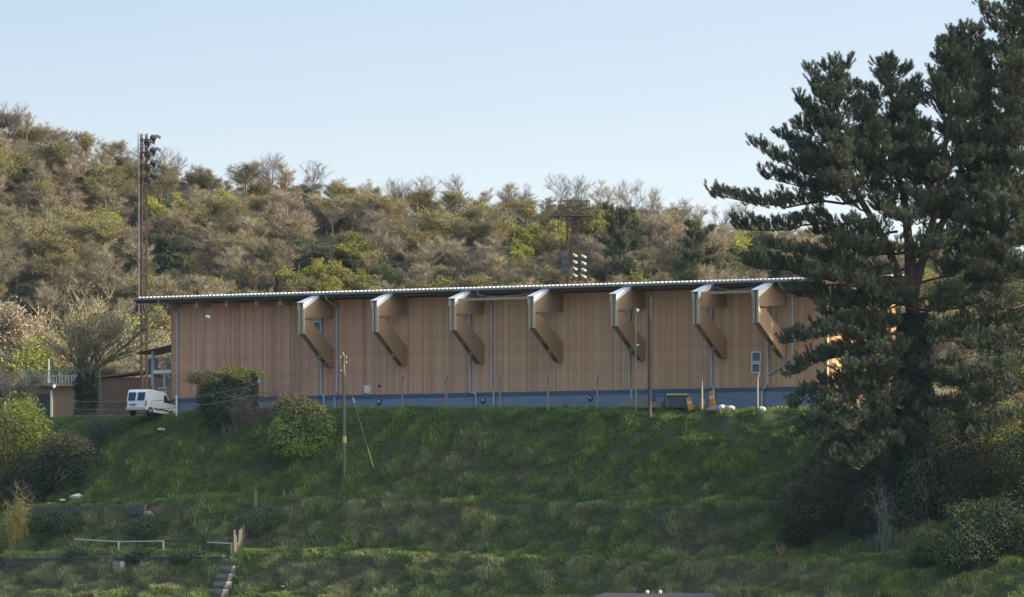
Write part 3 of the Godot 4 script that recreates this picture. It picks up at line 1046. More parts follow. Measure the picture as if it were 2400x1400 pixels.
# arching thin stems of brambles or a twiggy shrub
func thicket(called: String, label: String, at_p: Vector3, rad: Vector3, stems: int, ca: Color, cb: Color, w := 0.012, upright := 0.5, buds := 0, bud := Color.WHITE) -> Node3D:
	var g := Geo.new()
	var lf := Geo.new()
	for i in stems:
		var a := rng.randf() * TAU
		var q := minf(absf(rng.randfn()) * 0.55, 1.3)
		var p := Vector3(cos(a) * rad.x * q, -0.1, sin(a) * rad.z * q) * (0.35 if upright > 0.7 else 0.75)
		p.y = land(at_p.x + p.x, at_p.z + p.z) - at_p.y - 0.1
		var b := rng.randf() * TAU
		var out := Vector3(cos(b), 0, sin(b)) * rng.randf_range(0.2, 0.9) * (1.1 - upright * 0.6)
		var h := rad.y * rng.randf_range(0.35, 1.1) * exp(-q * q * 0.8) * clampf(1.0 + 1.3 * bumps.get_noise_2d(p.x * 30.0 + at_p.x, p.z * 30.0), 0.4, 1.6)
		var pts := PackedVector3Array([p])
		for k in range(1, 5):
			var f := k / 4.0
			pts.append(p + Vector3.UP * h * (f if upright > 0.7 else sin(f * 2.2) * 1.1) + out * h * f * f * 1.3 + Vector3(rng.randf_range(-1, 1), rng.randf_range(-0.5, 0.5), rng.randf_range(-1, 1)) * 0.06 * h)
		g.col = ca.lerp(cb, rng.randf()) * rng.randf_range(1.0, 1.7)
		g.tube(pts, PackedFloat32Array([w, w, w * 0.8, w * 0.6, w * 0.2]), 3, false)
		for k in 5:
			var f := rng.randi_range(1, 3)
			var s := pts[f]
			var td: Vector3 = Vector3(rng.randf_range(-1, 1), rng.randf_range(-0.2, 1.2), rng.randf_range(-1, 1)).normalized()
			var sd: Vector3 = td.cross(Vector3(rng.randf_range(-1, 1), 0.3, rng.randf_range(-1, 1))).normalized() * w * 0.7
			g.tri(s - sd, s + sd, s + td * h * rng.randf_range(0.15, 0.4))
		for k in buds:
			var s := pts[rng.randi_range(1, 4)] + Vector3(rng.randf_range(-1, 1), rng.randf_range(-1, 1), rng.randf_range(-1, 1)) * 0.2
			lf.col = bud * rng.randf_range(0.65, 1.15)
			var ld: Vector3 = Vector3(rng.randf_range(-1, 1), rng.randf_range(-0.5, 1), rng.randf_range(-1, 1)).normalized()
			lf.leaf(s, ld, ld.cross(Vector3(rng.randf_range(-1, 1), 1, 0.2)).normalized(), 0.12, 0.07)
	var o := thing(called, label, "shrub", at_p)
	part("stems", g.commit(), M.twigs, o)
	if buds:
		part("leaves", lf.commit(), M.leaves, o)
	return o


# ---------------------------------------------------------------- pines
var tufts := []

func make_tufts() -> void:
	for k in 3:
		var g := Geo.new()
		g.col = Color(0.5, 0.4, 0.3)
		g.tube(PackedVector3Array([Vector3(0, -0.12, 0), Vector3(0, 0.30, 0)]), PackedFloat32Array([0.014, 0.008]), 3, false)
		for i in 95:
			var y := rng.randf_range(-0.08, 0.30)
			var a := rng.randf() * TAU
			var o := Vector3(cos(a), 0, sin(a))
			var d := (o * rng.randf_range(0.6, 1.0) + Vector3.UP * rng.randf_range(0.35, 1.1)).normalized()
			var s := d.cross(Vector3(rng.randf_range(-1, 1), rng.randf_range(-1, 1), rng.randf_range(-1, 1))).normalized() * 0.0105
			g.col = Color.WHITE * rng.randf_range(0.65, 1.0)
			g.tri(Vector3(0, y, 0) - s, Vector3(0, y, 0) + s, Vector3(0, y, 0) + d * rng.randf_range(0.13, 0.21))
		tufts.append(g.commit())


class Pine:
	var wood := Geo.new()
	var xf := []
	var col := PackedColorArray()
	var dead := Geo.new()


func tuft_at(P: Pine, p: Vector3, dir: Vector3, s: float) -> void:
	var y := dir.normalized()
	var x := y.cross(Vector3(rng.randf_range(-1, 1), 0.2, rng.randf_range(-1, 1))).normalized()
	P.xf.append(Transform3D(Basis(x, y, x.cross(y)).scaled(Vector3(s, s, s)) if false else Basis(x * s, y * s, x.cross(y) * s), p))
	var k := rng.randf_range(0.55, 1.1)
	if rng.randf() < 0.05:
		P.col.append(Color(0.20, 0.14, 0.085) * k)
		return
	P.col.append(Color(0.125, 0.165, 0.098).lerp(Color(0.20, 0.215, 0.105), rng.randf() * rng.randf()) * k)


func limb(P: Pine, a: Vector3, b: Vector3, sag: float, spread: float, rad: float, from := 0.2, dense := 4.6) -> void:
	var n := 9
	var pts := PackedVector3Array()
	var rr := PackedFloat32Array()
	var L := a.distance_to(b)
	for i in n:
		var f := i / (n - 1.0)
		var jig := Vector3(rng.randf_range(-1, 1), rng.randf_range(-1, 1), rng.randf_range(-1, 1)) * 0.035 * L * sin(f * PI)
		pts.append(a.lerp(b, f) + Vector3.DOWN * sag * sin(f * PI) + jig)
		rr.append(lerpf(rad, 0.02, pow(f, 0.8)))
	P.wood.col = Color(0.115, 0.078, 0.055) * rng.randf_range(0.75, 1.1)
	P.wood.tube(pts, rr, 6, false)
	var count := int(L * dense)
	for k in count:
		var f := lerpf(from, 1.0, (k + rng.randf()) / count)
		var seg := f * (n - 1)
		var i := mini(int(seg), n - 2)
		var p := pts[i].lerp(pts[i + 1], seg - i)
		var d := (pts[i + 1] - pts[i]).normalized()
		var side := d.cross(Vector3.UP)
		if side.length() < 0.2: side = Vector3(cos(k * 2.4), 0, sin(k * 2.4))
		side = side.normalized() * (1.0 if k % 2 else -1.0)
		var sd: Vector3 = (d * rng.randf_range(0.4, 1.0) + side * rng.randf_range(0.3, 1.0) + Vector3.UP * rng.randf_range(-0.15, 0.75)).normalized()
		var l := spread * rng.randf_range(0.45, 1.2) * (1.25 - 0.65 * f)
		var q1 := p + sd * l * 0.55
		var q2 := p + sd * l + Vector3.UP * l * 0.22
		P.wood.tube(PackedVector3Array([p, q1, q2]), PackedFloat32Array([maxf(0.018, rad * 0.25), 0.014, 0.008]), 3, false)
		var m := int(l * 6.3) + 3
		for j in m:
			var g := rng.randf_range(0.34, 1.0)
			var s := p.lerp(q1, g / 0.55) if g < 0.55 else q1.lerp(q2, (g - 0.55) / 0.45)
			var off := Vector3(rng.randf_range(-1, 1), rng.randf_range(-0.5, 1), rng.randf_range(-1, 1)) * 0.38
			var td: Vector3 = sd * 0.5 + off * 1.6 + Vector3.UP * 0.75
			P.wood.tri(s + Vector3(0, 0.01, 0), s - Vector3(0, 0.01, 0), s + off)
			tuft_at(P, s + off * 0.8, td, rng.randf_range(0.75, 1.2))
		tuft_at(P, q2, sd + Vector3.UP * 0.7, rng.randf_range(0.9, 1.3))
	tuft_at(P, b, (pts[n - 1] - pts[n - 2]) + Vector3.UP * 0.5, 1.3)


# a stem that carries its own whorls of limbs from the fraction from upwards
func leader(P: Pine, pts: PackedVector3Array, r0: float, r1: float, from: float, reach: float, tip_reach: float, per_m: float) -> void:
	var rr := PackedFloat32Array()
	for i in pts.size():
		rr.append(lerpf(r0, r1, i / (pts.size() - 1.0)))
	P.wood.col = Color(0.16, 0.105, 0.075)
	P.wood.tube(pts, rr, 9, true)
	var total := 0.0
	for i in pts.size() - 1:
		total += pts[i].distance_to(pts[i + 1])
	var count := int(total * (1.0 - from) * per_m)
	var az := rng.randf() * TAU
	for k in count:
		var f := lerpf(from, 1.0, (k + 0.5) / count)
		var seg := f * (pts.size() - 1)
		var i := mini(int(seg), pts.size() - 2)
		var p := pts[i].lerp(pts[i + 1], seg - i)
		az += 2.4 + rng.randf_range(-0.4, 0.4)
		var l := lerpf(reach, tip_reach, (f - from) / (1.0 - from)) * rng.randf_range(0.65, 1.15)
		var d := Vector3(cos(az), lerpf(0.05, 0.75, (f - from) / (1.0 - from)), sin(az)).normalized()
		limb(P, p, p + d * l, 0.04 * l, clampf(l * 0.5, 0.6, 1.6), 0.055)
	limb(P, pts[pts.size() - 2], pts[pts.size() - 1] + Vector3.UP * 0.5, 0.0, 0.55, 0.05, 0.3, 5.0)


func finish_pine(P: Pine, o: Node3D) -> void:
	part("trunk", P.wood.commit(), M.pine_wood, o)
	var third := [[], [], []]
	var tc := [PackedColorArray(), PackedColorArray(), PackedColorArray()]
	for i in P.xf.size():
		third[i % 3].append(P.xf[i])
		tc[i % 3].append(P.col[i])
	for k in 3:
		many("needle_tufts", tufts[k], M.needles, third[k], tc[k], o)


# leaves of ivy round a stem
func ivy(pts: PackedVector3Array, rad: PackedFloat32Array, leaves: int, size: float, ca: Color, cb: Color) -> ArrayMesh:
	var g := Geo.new()
	for i in leaves:
		var f := rng.randf() * (pts.size() - 1)
		var k := mini(int(f), pts.size() - 2)
		var p := pts[k].lerp(pts[k + 1], f - k)
		var r := lerpf(rad[k], rad[k + 1], f - k)
		var a := rng.randf() * TAU
		var o := Vector3(cos(a), 0, sin(a))
		var lump := 1.0 + 0.35 * bumps.get_noise_3d(cos(a) * 25.0, p.y * 18.0, sin(a) * 25.0)
		p += o * r * lump * rng.randf_range(0.75, 1.08)
		var ld: Vector3 = (o * 0.5 + Vector3(rng.randf_range(-0.7, 0.7), -0.8, rng.randf_range(-0.7, 0.7))).normalized()
		g.col = ca.lerp(cb, rng.randf()) * rng.randf_range(0.6, 1.15)
		g.leaf(p, ld, ld.cross(o).normalized(), size * rng.randf_range(0.7, 1.4), size * 0.75)
	return g.commit()


func V3(list: Array) -> PackedVector3Array:
	var p := PackedVector3Array()
	for e in list:
		p.append(Vector3(e[0], e[1], e[2]))
	return p


func build_pines() -> void:
	make_tufts()
	var pw := paint("pine_wood", Color.WHITE, 0.95)
	pw.vertex_color_use_as_albedo = true
	textured(pw, grain("pinebark", 0.05, 0.6, 1.0), Vector3(1.5, 0.4, 1.5))
	# the big leaning pine nearest the hall
	var P := Pine.new()
	var foot := at(65.27, 16.07)
	P.wood.col = Color(0.15, 0.10, 0.07)
	P.wood.tube(V3([[0, -0.5, 0], [0.05, 4, 0], [0.1, 9, 0], [0, 13, 0], [-0.2, 17.5, 0.1]]), PackedFloat32Array([0.75, 0.62, 0.55, 0.48, 0.36]), 12)
	leader(P, V3([[0, 13, 0], [-1.7, 17.6, 0.6], [-3.4, 20.4, 1.0], [-4.3, 22.4, 1.2], [-4.8, 25, 1.0], [-5.0, 28.6, 0.9]]), 0.30, 0.05, 0.45, 3.9, 1.3, 3.1)
	leader(P, V3([[-0.2, 17.2, 0.1], [-0.6, 21.2, -0.6], [-1.4, 23.0, -0.8], [-1.2, 25.8, -0.9], [-1.4, 28.9, -1.0]]), 0.30, 0.05, 0.40, 3.7, 1.2, 3.0)
	leader(P, V3([[0.1, 14.5, 0], [1.5, 20, 0.8], [2.3, 26, 1.2], [2.2, 30.0, 1.2]]), 0.30, 0.05, 0.25, 4.4, 1.3, 2.2)
	leader(P, V3([[0.1, 15.5, 0], [3.0, 21, -1.5], [3.6, 27, -2.0], [3.4, 31.0, -2.2]]), 0.28, 0.05, 0.25, 4.4, 1.3, 2.2)
	for e in [
		[[-3.4, 20.4, 1.0], [-12.7, 20.6, 2.2], 0.5, 1.4, 0.12], [[-2.6, 19.2, 0.8], [-11.2, 18.6, 0.5], 0.3, 1.4, 0.12], [[-3.9, 21.4, 1.1], [-10.1, 23.7, 1.9], 0.4, 1.2, 0.09],
		[[-3.6, 20.9, 1.0], [-9.4, 21.9, -0.6], 0.4, 1.3, 0.09], [[-4.4, 23.0, 1.1], [-7.2, 26.6, 0.4], 0.2, 1.2, 0.08], [[-4.3, 22.2, 1.2], [-8.2, 24.4, -0.4], 0.2, 1.2, 0.08],
		[[-4.6, 24.5, 1.1], [-6.7, 28.4, 1.6], 0.2, 1.0, 0.07], [[-1.2, 16.3, 0.4], [-10.6, 16.2, 1.4], 0.5, 1.5, 0.12], [[-0.8, 15.4, 0.3], [-9.4, 17.4, 2.6], 0.4, 1.4, 0.10],
		[[-0.3, 14.4, 0.1], [-7.4, 14.2, 1.0], 0.3, 1.3, 0.10], [[0, 13.2, 0.2], [-8.2, 11.2, 1.6], 0.1, 1.4, 0.10], [[0, 12.2, 0.3], [-7.9, 9.2, 2.0], 0.0, 1.3, 0.10],
		[[0, 11.2, 0.2], [-7.6, 7.2, 1.3], -0.1, 1.4, 0.10], [[0, 10.0, 0.2], [-7.2, 5.4, 1.0], -0.1, 1.3, 0.09], [[0, 12.6, 0.3], [-4.6, 12.5, 3.4], 0.2, 1.3, 0.09],
		[[0, 11.2, 0.4], [-2.6, 10.6, 3.8], 0.2, 1.2, 0.08], [[0, 9.4, 0.4], [2.5, 8.9, 3.6], 0.2, 1.2, 0.08], [[0.1, 8.0, 0.2], [-5.4, 3.6, 2.6], -0.1, 1.3, 0.08],
		[[0.1, 13.4, 0.2], [5.8, 14.2, 2.2], 0.3, 1.5, 0.10], [[0.1, 12.2, 0.2], [5.0, 10.8, 2.8], 0.2, 1.3, 0.09], [[0.1, 15, 0], [6.2, 17.4, 2.2], 0.3, 1.5, 0.10],
		[[-0.1, 16.6, 0], [3.6, 19.2, 3.6], 0.3, 1.5, 0.10], [[-0.2, 17.2, 0], [-3.6, 17.2, 3.8], 0.3, 1.5, 0.10], [[-1.0, 18.4, 0], [-5.8, 18.4, -2.8], 0.3, 1.4, 0.10],
		[[-0.6, 21.2, -0.6], [-4.2, 23.8, -2.6], 0.2, 1.3, 0.09], [[-0.6, 21.0, -0.6], [3.0, 23.2, -2.4], 0.2, 1.3, 0.09], [[0.1, 10.6, 0.3], [4.4, 7.2, 2.4], 0.0, 1.2, 0.08],
		[[-0.4, 16.0, 0.2], [-6.6, 15.2, 3.4], 0.3, 1.4, 0.10], [[0, 14, 0.2], [-5.4, 13.0, -1.8], 0.3, 1.3, 0.09], [[0.1, 7.2, 0.5], [1.8, 5.4, 2.8], 0.0, 1.0, 0.06],
		[[0.1, 9.4, 0.4], [-6.4, 6.4, 3.4], -0.1, 1.3, 0.08], [[0.1, 8.2, 0.4], [-4.2, 5.8, 4.0], 0.0, 1.2, 0.08], [[0.1, 10.4, 0.4], [-4.6, 9.4, 4.2], 0.1, 1.3, 0.08], [[0.1, 12.0, 0.4], [-6.2, 11.6, 4.0], 0.2, 1.3, 0.09],
		[[0.1, 7.0, 0.4], [-7.4, 2.6, 0.8], -0.2, 1.2, 0.08], [[0.1, 13.4, 0.3], [-3.4, 14.6, 4.4], 0.2, 1.3, 0.09], [[0.1, 13.0, 0.3], [2.4, 14.4, 4.4], 0.2, 1.3, 0.09], [[0.1, 11.6, 0.3], [6.4, 12.6, 1.4], 0.2, 1.4, 0.09],
		[[0.1, 9.8, 0.3], [5.4, 8.6, 1.2], 0.1, 1.3, 0.08], [[0.1, 8.2, 0.3], [4.6, 5.6, 2.2], 0.0, 1.2, 0.08], [[0.1, 14.6, 0.2], [-6.4, 15.6, 4.2], 0.2, 1.3, 0.09], [[-0.2, 16.6, 0.2], [1.2, 17.4, 4.6], 0.2, 1.3, 0.09],
		[[0.1, 6.4, 0.4], [-3.6, 3.2, 3.6], -0.1, 1.1, 0.07], [[0.1, 14.0, 0.2], [7.4, 16.0, 0.6], 0.2, 1.4, 0.09],
		[[-1.7, 17.6, 0.6], [-3.4, 18.6, 3.6], 0.2, 1.4, 0.08], [[-0.4, 19.0, -0.2], [-2.6, 20.2, 2.2], 0.2, 1.2, 0.07], [[-2.6, 19.4, 0.8], [-6.0, 21.4, 3.0], 0.2, 1.4, 0.08], [[-1.2, 17.0, 0.4], [-5.2, 17.4, 3.4], 0.2, 1.5, 0.08], [[-3.8, 21.6, 1.1], [-6.8, 22.8, 2.8], 0.2, 1.4, 0.08], [[-4.2, 22.6, 1.1], [-2.4, 24.4, 2.4], 0.2, 1.2, 0.07],
		[[0.1, 10.8, 0.3], [-5.6, 10.2, 2.6], 0.1, 1.5, 0.08], [[0.1, 9.9, 0.3], [-4.4, 8.2, 2.2], 0.0, 1.5, 0.08], [[0.1, 12.8, 0.3], [-3.4, 12.0, 2.6], 0.1, 1.5, 0.08], [[0.0, 13.8, 0.3], [-5.8, 13.4, 2.6], 0.1, 1.5, 0.08],
		[[0.1, 9.0, 0.3], [-6.0, 7.4, 2.4], -0.1, 1.5, 0.08], [[0.1, 7.8, 0.3], [-6.2, 5.0, 2.4], -0.1, 1.4, 0.08], [[0.0, 14.6, 0.3], [-4.2, 15.0, 2.8], 0.2, 1.5, 0.09], [[0.1, 8.6, 0.3], [-2.8, 7.0, 3.0], 0.0, 1.3, 0.07]]:
		limb(P, Vector3(e[0][0], e[0][1], e[0][2]), Vector3(e[1][0], e[1][1], e[1][2]), e[2], e[3], e[4])
	# bare dead branches hanging towards the left
	for i in 16:
		var y := rng.randf_range(6.0, 13.0)
		var a := Vector3(rng.randf_range(-0.6, 0.4), y, 0.3)
		var l := rng.randf_range(2.5, 6.0)
		var b := a + Vector3(-l * 0.85 if i % 4 else l * 0.8, -l * rng.randf_range(0.3, 0.65), rng.randf_range(-0.5, 1.5))
		P.wood.col = Color(0.15, 0.12, 0.09) * rng.randf_range(0.6, 1.1)
		P.wood.tube(PackedVector3Array([a, a.lerp(b, 0.5) + Vector3(0, 0.25, 0), b]), PackedFloat32Array([0.055, 0.035, 0.01]), 5, false)
		for k in 7:
			var s := a.lerp(b, rng.randf_range(0.3, 1.0)) + Vector3(0, 0.1, 0)
			P.wood.tube(PackedVector3Array([s, s + Vector3(rng.randf_range(-1.2, 0.3), rng.randf_range(-0.8, 0.4), rng.randf_range(-0.6, 0.6))]), PackedFloat32Array([0.018, 0.004]), 3, false)
	var o := thing("pine_tree", "big leaning pine with an ivy wrapped trunk and limbs reaching over the hall's end", "tree", foot, 0.0, "pines at the right end of the bank")
	finish_pine(P, o)
	part("ivy", ivy(V3([[0, -0.3, 0], [0.0, 2, 0], [0.1, 5, 0.1], [0.1, 8, 0], [0.05, 11, 0], [0.1, 13.2, 0]]), PackedFloat32Array([1.9, 1.6, 1.35, 1.3, 1.15, 0.8]), 19000, 0.19, Color(0.026, 0.045, 0.020), Color(0.014, 0.026, 0.014)), M.leaves, o)
	# a straight pine behind it, its head the highest in view
	P = Pine.new()
	foot = at(68.2, 10.2)
	leader(P, V3([[0, -0.5, 0], [0.1, 10, 0], [0.4, 20, 0], [0.9, 27, 0], [1.2, 35.4, 0]]), 0.42, 0.06, 0.34, 5.0, 1.0, 2.1)
	for e in [[[0.3, 13.5, 0], [-3.6, 13.8, 2.0], 0.2, 1.3, 0.08], [[0.3, 14, 0], [4.2, 14.6, 1.0], 0.2, 1.3, 0.08], [[0.2, 11, 0], [-2.4, 10.4, 1.8], 0.1, 1.1, 0.06], [[0.2, 12.2, 0], [2.6, 11.6, 2.2], 0.1, 1.1, 0.06], [[0.2, 9.0, 0], [3.2, 7.8, 1.6], 0.1, 1.2, 0.06], [[0.2, 9.8, 0], [-3.4, 8.6, 1.2], 0.1, 1.2, 0.06], [[0.3, 15.6, 0], [3.8, 16.4, 2.6], 0.1, 1.3, 0.07], [[0.3, 15.0, 0], [-3.8, 15.8, 2.6], 0.1, 1.3, 0.07]]:
		limb(P, Vector3(e[0][0], e[0][1], e[0][2]), Vector3(e[1][0], e[1][1], e[1][2]), e[2], e[3], e[4])
	o = thing("pine_tree", "straight slim pine with a pale trunk behind the ivy wrapped one", "tree", foot, 0.0, "pines at the right end of the bank")
	finish_pine(P, o)
	part("ivy", ivy(V3([[0, -0.3, 0], [0.05, 4, 0], [0.1, 8, 0]]), PackedFloat32Array([0.9, 0.7, 0.5]), 3000, 0.14, Color(0.06, 0.085, 0.03), Color(0.03, 0.05, 0.022)), M.leaves, o)
	# the outer pine cut by the edge of view
	P = Pine.new()
	foot = at(72.6, 13.2)
	leader(P, V3([[0, -0.5, 0], [-0.1, 10, 0], [0.1, 20, 0], [0.4, 28, 0], [0.6, 35.0, 0]]), 0.45, 0.06, 0.36, 5.0, 1.0, 2.1)
	for e in [[[0, 12.5, 0], [-3.4, 12.2, 2.2], 0.2, 1.3, 0.08], [[0, 9.0, 0], [-3.2, 7.6, 2.0], 0.1, 1.3, 0.08], [[0, 11, 0], [3.4, 11, 1.0], 0.1, 1.1, 0.06], [[0, 7.2, 0], [-3.8, 6.4, 1.2], 0.1, 1.2, 0.07], [[0, 10.2, 0], [-4.4, 9.6, 1.6], 0.1, 1.3, 0.07], [[0, 13.6, 0], [-4.2, 14.6, 2.0], 0.1, 1.3, 0.07], [[0, 5.6, 0], [-4.0, 3.8, 1.8], 0.1, 1.2, 0.07], [[0, 8.2, 0], [3.0, 7.6, 2.0], 0.1, 1.2, 0.07]]:
		limb(P, Vector3(e[0][0], e[0][1], e[0][2]), Vector3(e[1][0], e[1][1], e[1][2]), e[2], e[3], e[4])
	o = thing("pine_tree", "outermost pine at the picture's right edge with a tall bare reddish trunk", "tree", foot, 0.0, "pines at the right end of the bank")
	finish_pine(P, o)
	part("ivy", ivy(V3([[0, -0.3, 0], [0.0, 4, 0], [0.0, 7.5, 0]]), PackedFloat32Array([1.0, 0.8, 0.5]), 3500, 0.14, Color(0.045, 0.07, 0.028), Color(0.025, 0.042, 0.02)), M.leaves, o)
	# slim pine added to block sun on the seventh bracket, bare to half height
	P = Pine.new()
	foot = at(58.0, -5.5)
	leader(P, V3([[0, -0.5, 0], [0.1, 8, 0], [0, 16.5, 0]]), 0.28, 0.05, 0.46, 3.6, 1.2, 2.6)
	o = thing("pine_tree", "slim pine added to shade the seventh bracket, half hidden behind the straight one, beyond the hall's right end", "tree", foot, 0.0, "pines at the right end of the bank")
	finish_pine(P, o)
	# far pines over the roof
	for e in [[10.9, -726.0, 6.1, 1, "dark flat topped pine on the slope just over the roof at the fifth bracket"], [19.0, -728.0, 4.3, 2, "low dark pine just over the roof at the sixth bracket"]]:
		P = Pine.new()
		var top: float = e[2] + 6.0
		leader(P, V3([[0, -0.5, 0], [0.1, top * 0.5, 0], [0, top, 0]]), 0.22, 0.05, 0.40, 3.2, 1.6, 2.4)
		var y := land(e[0], e[1])
		o = thing("pine_tree", e[4], "tree", Vector3(e[0], y - 3.5, e[1]))
		finish_pine(P, o)


# ---------------------------------------------------------------- left end: van, stair, hut
func build_van() -> void:
	# local x runs forward, y up, z to the right hand side of the van
	var at_p := at(-4.6, 2.6, 0.02)
	var van := thing("parked_van", "small white panel van parked with its rear windows towards us at the hall's left end", "van", at_p, 0.0)
	van.rotation = Vector3(0, deg_to_rad(60.0), deg_to_rad(-4.5))
	van.position = Vector3(-25.5, -0.14, -506.6)
	var g := Geo.new()
	var side := PackedVector2Array([Vector2(-2.0, 0.36), Vector2(-2.05, 0.95), Vector2(-1.93, 1.62), Vector2(-1.78, 1.80), Vector2(-1.5, 1.85), Vector2(0.2, 1.84), Vector2(0.55, 1.74), Vector2(1.18, 1.12), Vector2(1.78, 1.00), Vector2(2.02, 0.78), Vector2(2.06, 0.38), Vector2(1.72, 0.30), Vector2(1.66, 0.50), Vector2(1.48, 0.62), Vector2(1.22, 0.62), Vector2(1.04, 0.50), Vector2(0.98, 0.28), Vector2(-0.98, 0.28), Vector2(-1.04, 0.50), Vector2(-1.22, 0.62), Vector2(-1.48, 0.62), Vector2(-1.66, 0.50), Vector2(-1.72, 0.32)])
	g.prism(side, V(0, 0, -0.80), Vector3.RIGHT, Vector3.UP, V(0, 0, 1.60))
	part("body", g.commit(), M.van_white, van)
	# rear doors with windows, each sloping with the tail
	for s in [-1, 1]:
		g = Geo.new()
		var z0: float = 0.03 if s > 0 else -0.74
		var z1: float = 0.74 if s > 0 else -0.03
		g.prism(PackedVector2Array([Vector2(-2.02, 0.50), Vector2(-2.075, 0.95), Vector2(-1.95, 1.64), Vector2(-1.90, 1.64), Vector2(-2.03, 0.95), Vector2(-1.98, 0.50)]), V(0, 0, z0), Vector3.RIGHT, Vector3.UP, V(0, 0, z1 - z0))
		var door := part("rear_door", g.commit(), M.van_white, van)
		g = Geo.new()
		var a := Vector2(-2.073, 0.99)
		var b := Vector2(-1.964, 1.60)
		g.prism(PackedVector2Array([a, b, b + Vector2(0.03, 0), a + Vector2(0.03, 0)]), V(0, 0, z0 + 0.05), Vector3.RIGHT, Vector3.UP, V(0, 0, z1 - z0 - 0.10))
		part("window", g.commit(), M.dark_glass, door)
		g = Geo.new()
		g.box(V(-2.05, 0.62, s * 0.79 - 0.03), V(-1.96, 1.0, s * 0.79 + 0.03))
		part("tail_light", g.commit(), M.rust_red, van)
		g = Geo.new()
		var wz: float = s * 0.70
		for x in [-1.35, 1.35]:
			g = Geo.new()
			g.lathe(PackedVector2Array([Vector2(0.20, -0.10), Vector2(0.30, -0.085), Vector2(0.305, 0.07), Vector2(0.20, 0.10)]), V(x, 0.30, wz), Vector3.BACK, 18)
			var w := part("wheel", g.commit(), M.black_rubber, van)
			g = Geo.new()
			g.lathe(PackedVector2Array([Vector2(0.19, 0.0), Vector2(0.17, 0.012), Vector2(0.03, 0.02)]), V(x, 0.30, wz + s * 0.098), Vector3.BACK * s, 14)
			part("hub", g.commit(), M.van_grey, w)
		g = Geo.new()
		g.prism(PackedVector2Array([Vector2(0.28, 1.10), Vector2(0.28, 1.62), Vector2(0.58, 1.60), Vector2(1.02, 1.16), Vector2(1.02, 1.10)]), V(0, 0, s * 0.80 - 0.006), Vector3.RIGHT, Vector3.UP, V(0, 0, 0.012))
		part("side_window", g.commit(), M.dark_glass, van)
		g = Geo.new()
		g.box(V(-0.95, 0.50, s * 0.815 - 0.015), V(0.95, 0.60, s * 0.815 + 0.015))
		part("side_strip", g.commit(), M.black_rubber, van)
		g = Geo.new()
		g.box(V(0.92, 1.10, s * 0.92 - 0.11), V(1.02, 1.30, s * 0.92 + 0.09))
		part("mirror", g.commit(), M.black_rubber if s > 0 else M.van_white, van)
	g = Geo.new()
	g.prism(PackedVector2Array([Vector2(-2.12, 0.34), Vector2(-2.14, 0.52), Vector2(-2.03, 0.56), Vector2(-1.95, 0.34)]), V(0, 0, -0.80), Vector3.RIGHT, Vector3.UP, V(0, 0, 1.60))
	part("bumper", g.commit(), M.van_grey, van)
	g = Geo.new()
	g.box(V(-2.11, 0.66, -0.52), V(-2.05, 0.78, -0.02))
	part("number_plate", g.commit(), M.brick, van)
	g = Geo.new()
	g.prism(PackedVector2Array([Vector2(0.60, 1.745), Vector2(1.20, 1.14), Vector2(1.17, 1.13), Vector2(0.57, 1.72)]), V(0, 0, -0.70), Vector3.RIGHT, Vector3.UP, V(0, 0, 1.4))
	part("windscreen", g.commit(), M.dark_glass, van)


